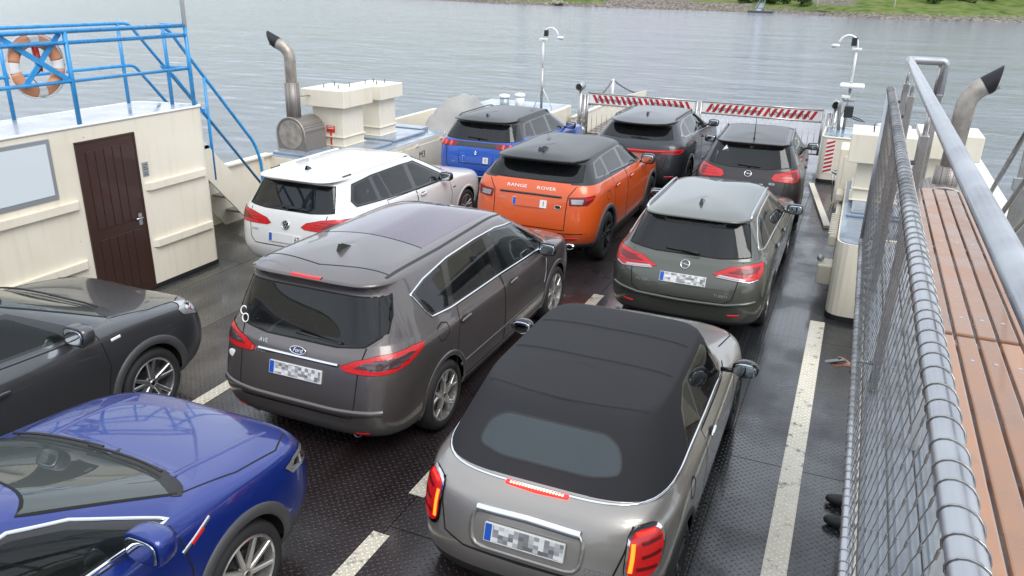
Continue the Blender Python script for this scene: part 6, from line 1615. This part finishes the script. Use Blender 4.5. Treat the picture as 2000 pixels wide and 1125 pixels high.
# striped locker
sl_ = casing('striped_locker', -.54, .55, 18.0, 19.5, .95, 'cream locker with red and white striped corner below the right mast', .14)
sl_['category'] = 'locker'
for k in range(8):
    z = .22 + k * .085; w_ = .042
    bm = bmesh.new(); prism(bm, [(-.42, z), (-.26, z + .06), (-.26, z + .06 + w_), (-.42, z + w_)], .004, lambda u, v, t: Vector((u, 17.993 - t, v))); attach(obj('stripe', bm, 'stripe_red'), sl_)
attach(box('stripe_board', (-.43, 17.993, .20), (-.25, 18.0, .92), 'white_paint', None), sl_)
attach(box('door_panel', (-.08, 17.985, .15), (.5, 18.002, .85), 'cream_paint', None, .008), sl_); o = attach(box('pictogram', (.0, 17.979, .66), (.14, 17.986, .82), 'white_paint', None), sl_)
bm = bmesh.new(); lathe(bm, [(.045, 0), (.055, 0), (.055, .002), (.045, .002)], 18, 'y', (.07, 17.976, .75)); obj('pictogram_ring', bm, 'red_sign', o); box('pictogram_mark', (.05, 17.976, .735), (.09, 17.979, .76), 'black_matt', o)
rim = pipe('lid_rim', [(x, y, .965) for x, y in rpoly([(-.53, 18.01), (.54, 18.01), (.54, 19.49), (-.53, 19.49)], .14, 5)], .025, 'cream_paint', None, 6, closed=True); attach(rim, sl_)
for k, x in enumerate((.62, 1.0)):
    o = empty('vent_pipe', (x, 18.4, .9)); tag(o, ['grey vent pipe right of the striped locker', 'white capped vent pipe by the wire mesh'][k], 'vent pipe', 'short vent pipes')
    bm = bmesh.new(); lathe(bm, [(.12, -.9), (.12, .30), (.10, .30)], 18, 'z', close=True); obj('pipe', bm, ['lid_blue', 'frame_grey'][k], o, True)
    bm = bmesh.new(); lathe(bm, [(.135, .30), (.145, .33), (.135, .37), (.06, .39)], 18, 'z', close=True); obj('cap', bm, 'white_paint', o, True)
# chain basket
bk_ = empty('chain_basket', (.1, 16.2, 0)); tag(bk_, 'round steel basket holding a pile of black chain', 'basket')
pipe('hoop', [(.30 * math.cos(t), .30 * math.sin(t), .62) for t in (2 * math.pi * i / 28 for i in range(28))], .02, 'steel', bk_, 8, closed=True)
for k in range(10):
    t = 2 * math.pi * k / 10; pipe('rod', [(.30 * math.cos(t), .30 * math.sin(t), .62), (.22 * math.cos(t), .22 * math.sin(t), .02)], .010, 'steel', bk_, 6)
cp = empty('anchor_chain', (.12, 16.2, 0)); tag(cp, 'black anchor chain heaped in the round steel basket', 'chain')
bm = bmesh.new(); rr = random.Random(8)
for k in range(90):
    t = rr.uniform(0, 6.28); q = rr.uniform(0, .20); p = Vector((q * math.cos(t), q * math.sin(t), rr.uniform(.05, .66))); ax = Vector((rr.gauss(0, 1), rr.gauss(0, 1), rr.gauss(0, 1))).normalized(); s_, u_ = frame_at(ax)
    tube(bm, [p + s_ * math.cos(th) * .06 + u_ * math.sin(th) * .035 for th in (2 * math.pi * j / 8 for j in range(8))], .013, 5, closed=True)
q = obj('links', bm, 'chain', cp, True); q['kind'] = 'stuff'
bm = bmesh.new(); prism(bm, [(-.64, 17.6), (-.54, 17.62), (-.06, 14.3), (-.17, 14.27)], .05, lambda u, v, t: Vector((u, v, .003 + t))); tag(obj('deck_strip', bm, 'cream_paint'), 'slanting cream guide strip on the deck before the striped locker', 'guide strip')
hull('starboard_bulwark', (2.2, -3, -1.), (2.28, 20, .9), 'cream bulwark along the right side of the ferry')
attach(box('capping', (2.14, -3, .9), (2.34, 20, .94), 'cream_paint', None), bpy.context.scene.objects['starboard_bulwark'])
hull('hull_side', (-9.7, -12, -1.6), (-9.54, 20.3, -.02), 'cream ferry hull side at the waterline, left', 'hull'); hull('hull_side', (2.28, -12, -1.6), (2.42, 20.3, -.02), 'cream ferry hull side at the waterline, right', 'hull')

# ---- upper walkway with mesh railing and bench (the photographer stands beside it)
wk = empty('upper_walkway', (.2, 2, 2.12)); tag(wk, 'grey ribbed aluminium walkway behind the wire mesh railing', 'walkway')
for k in range(20):
    x = .242 + k * .1
    attach(box('walkway_plank', (x, -2.5, 2.07), (x + .094, 6.25, 2.11), 'alu_deck', None, .004, 1), wk)
    attach(box('walkway_rib', (x + .02, -2.5, 2.11), (x + .03, 6.25, 2.118), 'alu_deck', None), wk); attach(box('walkway_rib', (x + .065, -2.5, 2.11), (x + .075, 6.25, 2.118), 'alu_deck', None), wk)
attach(box('edge_beam', (.206, -2.5, 2.0), (.238, 6.27, 2.125), 'cream_paint', None, .004), wk); attach(box('edge_beam', (.19, 6.25, 2.0), (2.2, 6.28, 2.125), 'cream_paint', None, .004), wk)
for y in (.2, 6.0): attach(box('support_post', (1.7, y, .0), (1.8, y + .1, 2.07), 'cream_paint', None, .01), wk)
rl = empty('mesh_railing', (.2, 3, 2.15)); tag(rl, 'stainless railing with diagonal wire mesh laced to wet tubes', 'railing')
TX, TZ, BZ, TY = .199, 3.24, 2.19, 5.95
attach(pipe('top_tube', [(TX, -1.2, TZ), (TX, TY - .05, TZ)], .0225, 'steel_wet', None, 20), rl); attach(pipe('bottom_tube', [(TX, -1.2, BZ), (TX, TY, BZ)], .021, 'steel_wet', None, 16), rl)
attach(pipe('end_tube', [(TX, TY - .02, TZ), (TX, TY, BZ)], .02, 'steel_wet', None, 14), rl)
def coil(z, r, pitch, wr):
    bm = bmesh.new(); n = int((TY + 1.2) / pitch * 14)
    tube(bm, [(TX + r * math.cos(2 * math.pi * i / 14), -1.15 + i * pitch / 14 + .006 * math.sin(i * .61 / 14) + .005 * math.sin(i * 1.9 / 14), z + r * math.sin(2 * math.pi * i / 14)) for i in range(n)], wr, 4); return bm
attach(obj('lacing_wire', coil(TZ, .0245, .058, .0016), 'steel', None, True), rl); attach(obj('lacing_wire', coil(BZ, .023, .058, .0014), 'steel', None, True), rl)
# the rope net: zigzag wires meeting at ferrules
bm = bmesh.new(); pw = .064; H_ = TZ - BZ - .05; nz_ = 12; dz = H_ / nz_; INC = -.74
for k in range(-2, int((TY + 1.1) / pw) + 13):
    y0 = -1.1 + k * pw; pts = []
    for i in range(nz_ + 1):
        zz = BZ + .025 + dz * i; yy = y0 + INC * dz * i
        if -1.15 < yy < TY - .03: pts += [(TX, yy + .001, zz - .011), (TX, yy - .009, zz + .011)]
    if len(pts) < 4: continue
    tube(bm, pts, .0013, 4, cap=False)
    for p in range(2 + 2 * (k % 2), len(pts) - 2, 4): tube(bm, [pts[p], pts[p + 1]], .0026, 5)
q = obj('wire_mesh', bm, mat('mesh_wire', (.28, .275, .27), .4, .4), None); q['kind'] = 'stuff'; attach(q, rl)
for y, zt in ((-.95, 3.30), (3.67, 3.30), (5.10, 3.30), (5.80, 3.30)):
    ps = attach(box('post', (.262, y - .03, 2.12), (.30, y + .03, zt), 'steel', None, .006), rl)
    attach(pipe('rail_pin', [(.281, y, zt - .02), (.281, y, 3.41)], .009, 'steel', None, 8), rl)
    for z in (TZ - .06, BZ + .06): attach(pipe('standoff', [(TX, y, z), (.27, y, z)], .010, 'steel', None, 8), rl)
attach(pipe('handrail', arc([(.281, -1.2, 3.425), (.281, 6.05, 3.425), (.50, 6.05, 3.425), (.50, 6.05, 3.2)], .025, 4), .026, 'steel_wet', None, 20), rl)
attach(box('post', (.482, 6.02, 2.12), (.518, 6.08, 3.22), 'steel', None, .006), rl); attach(pipe('rail_pin', [(.47, 6.05, 3.2), (.47, 6.05, 3.41)], .009, 'steel', None, 8), rl)
# bench
wet('bench_board', (.30, .15, .082), .38, .22, 7, .9)
m = MATS['bench_board']; oi = N(m, 'ShaderNodeObjectInfo'); hv = N(m, 'ShaderNodeHueSaturation'); b = bsdf(m); src = b.inputs['Base Color'].links[0].from_socket; L(m, src, hv.inputs['Color'])
mr = N(m, 'ShaderNodeMapRange'); mr.inputs['To Min'].default_value = .78; mr.inputs['To Max'].default_value = 1.15; L(m, oi.outputs['Random'], mr.inputs['Value']); L(m, mr.outputs[0], hv.inputs['Value']); L(m, hv.outputs[0], b.inputs['Base Color'])
bn_ = empty('bench', (.6, 3.5, 2.12)); tag(bn_, 'slatted brown bench with wet boards beside the mesh railing', 'bench')
bx0 = .415
for k in range(5):
    for y0, y1 in ((-1.0, 3.17), (3.2, 5.80)):
        x0 = bx0 + k * .0735; attach(box('slat', (x0, y0, 2.605), (x0 + .0635, y1, 2.64), 'bench_board', None, .006), bn_)
        for y in ((1.6, 2.95) if y1 < 4 else (3.38, 4.5, 5.65)):
            bm = bmesh.new(); lathe(bm, [(.007, 0), (.0075, .0015), (.004, .003)], 10, 'z', (x0 + .032, y, 2.639), close=True); attach(obj('bolt', bm, 'chrome_dull'), bn_)
for y in (.6, 2.2, 3.19, 4.5, 5.6):
    fr_ = attach(pipe('leg_frame', arc([(bx0 + .02, y, 2.12), (bx0 + .02, y, 2.585), (bx0 + .35, y, 2.585), (bx0 + .35, y, 2.12)], .03, 3), .018, 'white_paint', None, 8), bn_)
# stair rail going down from the walkway's far end
sr = empty('stair_rail', (1.2, 7.5, 2)); tag(sr, 'three parallel wet steel rods of a stair railing at the right edge', 'railing')
for k, (p, q) in enumerate((((1925, 392), (2000, 265)), ((1949, 435), (2000, 360)), ((1964, 460), (2000, 411)))):
    pass
for a, b in (((1.2, 8.2, 1.96), (1.2, 5.6, 3.9)), ((1.2, 7.55, 1.92), (1.2, 5.2, 3.55)), ((1.2, 7.15, 1.86), (1.2, 4.8, 3.25))): attach(pipe('rod', [a, b], .020, 'steel', None, 10), sr)
pb = empty('bracket_post', (1.45, 7.9, 1)); tag(pb, 'flat steel post with bolted bracket behind the stair rail', 'post')
attach(box('plate', (1.40, 8.0, .9), (1.60, 8.04, 2.75), 'steel', None, .006), pb); attach(box('bracket', (1.37, 7.96, 2.25), (1.55, 8.0, 2.36), 'frame_grey', None, .006), pb)
sb = empty('stepped_locker', (1.2, 8.5, 0)); tag(sb, 'cream stepped locker below the stair rail at the right edge', 'locker')
for lo, hi, m in (((.98, 8.35, .0), (1.22, 8.9, 1.95), 'cream_paint'), ((1.22, 8.35, .0), (2.1, 9.6, 1.2), 'cream_paint'), ((1.24, 8.4, 1.2), (2.08, 9.55, 1.215), 'lid_blue')): attach(box('body' if m[0] == 'c' else 'lid', lo, hi, m, None, .012), sb)

# ---- unseen house added behind the photographer: darkens reflections, blocks some sky
wh = empty('added_wheelhouse', (2., -6, 2.1)); tag(wh, 'unseen cream deckhouse with wide windows, added to darken reflections', 'added_wheelhouse')
attach(box('wall', (.9, -8.5, 2.1), (3.4, -4.2, 3.3), 'cream_paint', None, .02), wh); attach(box('window', (.95, -8.45, 3.3), (3.35, -4.25, 4.3), 'black_gloss', None), wh); attach(box('roof', (.7, -8.8, 4.3), (3.6, -3.9, 4.5), 'cream_paint', None, .03), wh)
for x, y in ((1.0, -8.3), (3.2, -8.3), (1.0, -4.6), (3.2, -4.6)): attach(box('leg', (x, y, 0), (x + .12, y + .12, 2.1), 'cream_paint', None), wh)
# ================================================================= person under the walkway, looking at a phone
mat('skin', (.46, .22, .15), .55); mat('trousers', (.50, .44, .34), .85); mat('jacket', (.016, .017, .02), .8); mat('hair', (.03, .022, .016), .7); mat('shoe', (.014, .014, .016), .6)
mat('phone', (.012, .013, .015), .1, coat=.6); mat('phone_screen', (.02, .025, .03), .05)
PX, PY = .545, 5.80
per = empty('person', (PX, PY, 0)); tag(per, 'person in dark jacket and beige trousers holding a phone under the walkway', 'person')
def skinned(name, chains, m, parent, sub=2):
    """one continuous surface grown round a skeleton: chains of (point, radius)"""
    vs, es, rad = [], [], []
    idx = {}
    for ch in chains:
        prev = None
        for p, r_ in ch:
            k = tuple(round(q, 4) for q in p)
            if k not in idx: idx[k] = len(vs); vs.append(p); rad.append(r_)
            i = idx[k]
            if prev is not None and prev != i: es.append((prev, i))
            prev = i
    me = bpy.data.meshes.new(name); me.from_pydata(vs, es, []); o = bpy.data.objects.new(name, me); COL.objects.link(o)
    md = o.modifiers.new('skin', 'SKIN'); md.use_smooth_shade = True; md.branch_smoothing = .6
    for i, sv in enumerate(me.skin_vertices[0].data):
        sv.radius = (rad[i] if isinstance(rad[i], tuple) else (rad[i], rad[i])); sv.use_root = (i == 0)
    s_ = o.modifiers.new('sub', 'SUBSURF'); s_.levels = sub; s_.render_levels = sub
    me2 = bpy.data.meshes.new_from_object(o.evaluated_get(bpy.context.evaluated_depsgraph_get()))
    bpy.data.objects.remove(o, do_unlink=True)
    me2.polygons.foreach_set('use_smooth', [True] * len(me2.polygons))
    me2.materials.clear()
    return obj(name, me2, m, parent)
# local axes: the person faces -x; y across
F = -1
HP = Vector((-.31, .46, 1.08))   # right hand with the phone, relative to the person
body = skinned('body', [
    [((0, 0, .95), (.15, .12)), ((0, 0, 1.12), (.14, .115)), ((.01, 0, 1.30), (.16, .115)), ((.02, 0, 1.43), (.13, .10)), ((-.01, 0, 1.53), .055), ((-.05, 0, 1.62), (.085, .075)), ((-.06, 0, 1.72), (.09, .08))],
    [((0, 0, .95), (.15, .12)), ((0, .11, .86), .10), ((-.02, .12, .50), .068), ((.02, .13, .12), .048), ((-.02, .13, .06), .045), ((-.17, .14, .04), .038)],
    [((0, 0, .95), (.15, .12)), ((0, -.11, .86), .10), ((-.02, -.14, .50), .068), ((.02, -.16, .12), .048), ((-.02, -.16, .06), .045), ((-.17, -.17, .04), .038)],
    [((.02, 0, 1.43), (.13, .10)), ((.02, .19, 1.40), .062), ((.03, .27, 1.14), .048), ((-.20, .40, 1.05), .036), (tuple(HP + Vector((.09, -.03, 0))), .026)],
    [((.02, 0, 1.43), (.13, .10)), ((.02, -.19, 1.40), .062), ((.05, -.26, 1.12), .048), ((-.08, -.25, .90), .034), ((-.12, -.24, .82), .026)],
], 'skin', per)
# jacket, trousers and shoes over the body
skinned('jacket', [[((0, 0, .92), (.17, .14)), ((0, 0, 1.12), (.16, .135)), ((.01, 0, 1.30), (.18, .135)), ((.02, 0, 1.43), (.15, .12)), ((.0, 0, 1.50), (.075, .07))],
    [((.02, 0, 1.43), (.15, .12)), ((.02, .19, 1.40), .078), ((.03, .27, 1.14), .062), ((-.20, .40, 1.05), .047), ((-.25, .425, 1.06), .044)],
    [((.02, 0, 1.43), (.15, .12)), ((.02, -.19, 1.40), .078), ((.05, -.26, 1.12), .062), ((-.08, -.25, .90), .046)]], 'jacket', per)
skinned('trousers', [[((0, 0, .98), (.16, .13)), ((0, .11, .86), .118), ((-.02, .12, .50), .09), ((.01, .13, .11), .078)], [((0, 0, .98), (.16, .13)), ((0, -.11, .86), .118), ((-.02, -.14, .50), .09), ((.01, -.16, .11), .078)]], 'trousers', per)
for y in (.13, -.165):
    bm = bmesh.new(); blob(bm, (-.11, y, .052), (.155, .055, .05), 2.4, 10); sh = obj('shoe', bm, 'shoe', per, True)
    for v in sh.data.vertices:
        if v.co.z < .012: v.co.z = .004
        if v.co.x < -.12: v.co.z *= .85
bm = bmesh.new(); blob(bm, (-.035, 0, 1.745), (.105, .092, .10), 2.2, 12); hr = obj('hair', bm, 'hair', per, True)
bm = bmesh.new(); blob(bm, (-.15, 0, 1.66), (.018, .014, .022), 2, 6); obj('nose', bm, 'skin', per, True)
for sg in (1, -1):
    bm = bmesh.new(); blob(bm, (-.135, sg * .033, 1.69), (.008, .012, .007), 2, 6); obj('eye', bm, 'shoe', per, True)
    bm = bmesh.new(); blob(bm, (-.04, sg * .085, 1.66), (.022, .010, .03), 2, 6); obj('ear', bm, 'skin', per, True)
bm = bmesh.new(); blob(bm, (-.138, 0, 1.61), (.006, .024, .006), 2, 6); obj('mouth', bm, 'red_sign', per, True)
# right hand: palm, four fingers under the phone, thumb along its edge
def P_(x, y, z): return tuple(HP + Vector((x, y, z)))
skinned('hand', [[(P_(.09, -.03, 0), .026), (P_(.05, -.015, 0), (.034, .018)), (P_(.0, 0, -.005), (.038, .016))],
    [(P_(.0, 0, -.005), (.038, .016)), (P_(-.035, .030, -.016), .0095), (P_(-.070, .038, -.018), .0088), (P_(-.088, .030, .006), .0075)],
    [(P_(.0, 0, -.005), (.038, .016)), (P_(-.040, .008, -.018), .0098), (P_(-.080, .010, -.022), .009), (P_(-.100, .006, .002), .0078)],
    [(P_(.0, 0, -.005), (.038, .016)), (P_(-.036, -.014, -.018), .0095), (P_(-.072, -.018, -.022), .0088), (P_(-.090, -.020, .0), .0075)],
    [(P_(.0, 0, -.005), (.038, .016)), (P_(-.028, -.034, -.014), .0085), (P_(-.056, -.040, -.018), .0078), (P_(-.070, -.040, .0), .0068)],
    [(P_(.05, -.015, 0), (.034, .018)), (P_(.025, .045, .010), .0115), (P_(-.012, .055, .022), .010), (P_(-.042, .045, .026), .0085)]], 'skin', per)
skinned('hand', [[((-.12, -.24, .82), .026), ((-.14, -.24, .77), (.018, .034)), ((-.15, -.24, .73), (.016, .036))]] + [[((-.15, -.24, .73), (.016, .036)), ((-.155, -.24 + d, .69), .0092), ((-.15, -.24 + d * 1.1, .65 + abs(d) * .3), .0082), ((-.14, -.24 + d * 1.1, .625 + abs(d) * .4), .007)] for d in (-.03, -.01, .01, .03)] + [[((-.14, -.24, .77), (.018, .034)), ((-.165, -.20, .74), .011), ((-.175, -.195, .70), .009)]], 'skin', per)
ph = empty('phone', tuple(Vector((PX, PY, 0)) + HP + Vector((-.06, .0, .012))), R(8)); tag(ph, 'black smartphone held in the hand of the person under the walkway', 'phone')
ph.rotation_euler = (R(-8), R(-14), R(12))
box('case', (-.075, -.036, -.004), (.075, .036, .004), 'phone', ph, .004); box('screen', (-.071, -.032, .004), (.071, .032, .0046), 'phone_screen', ph)
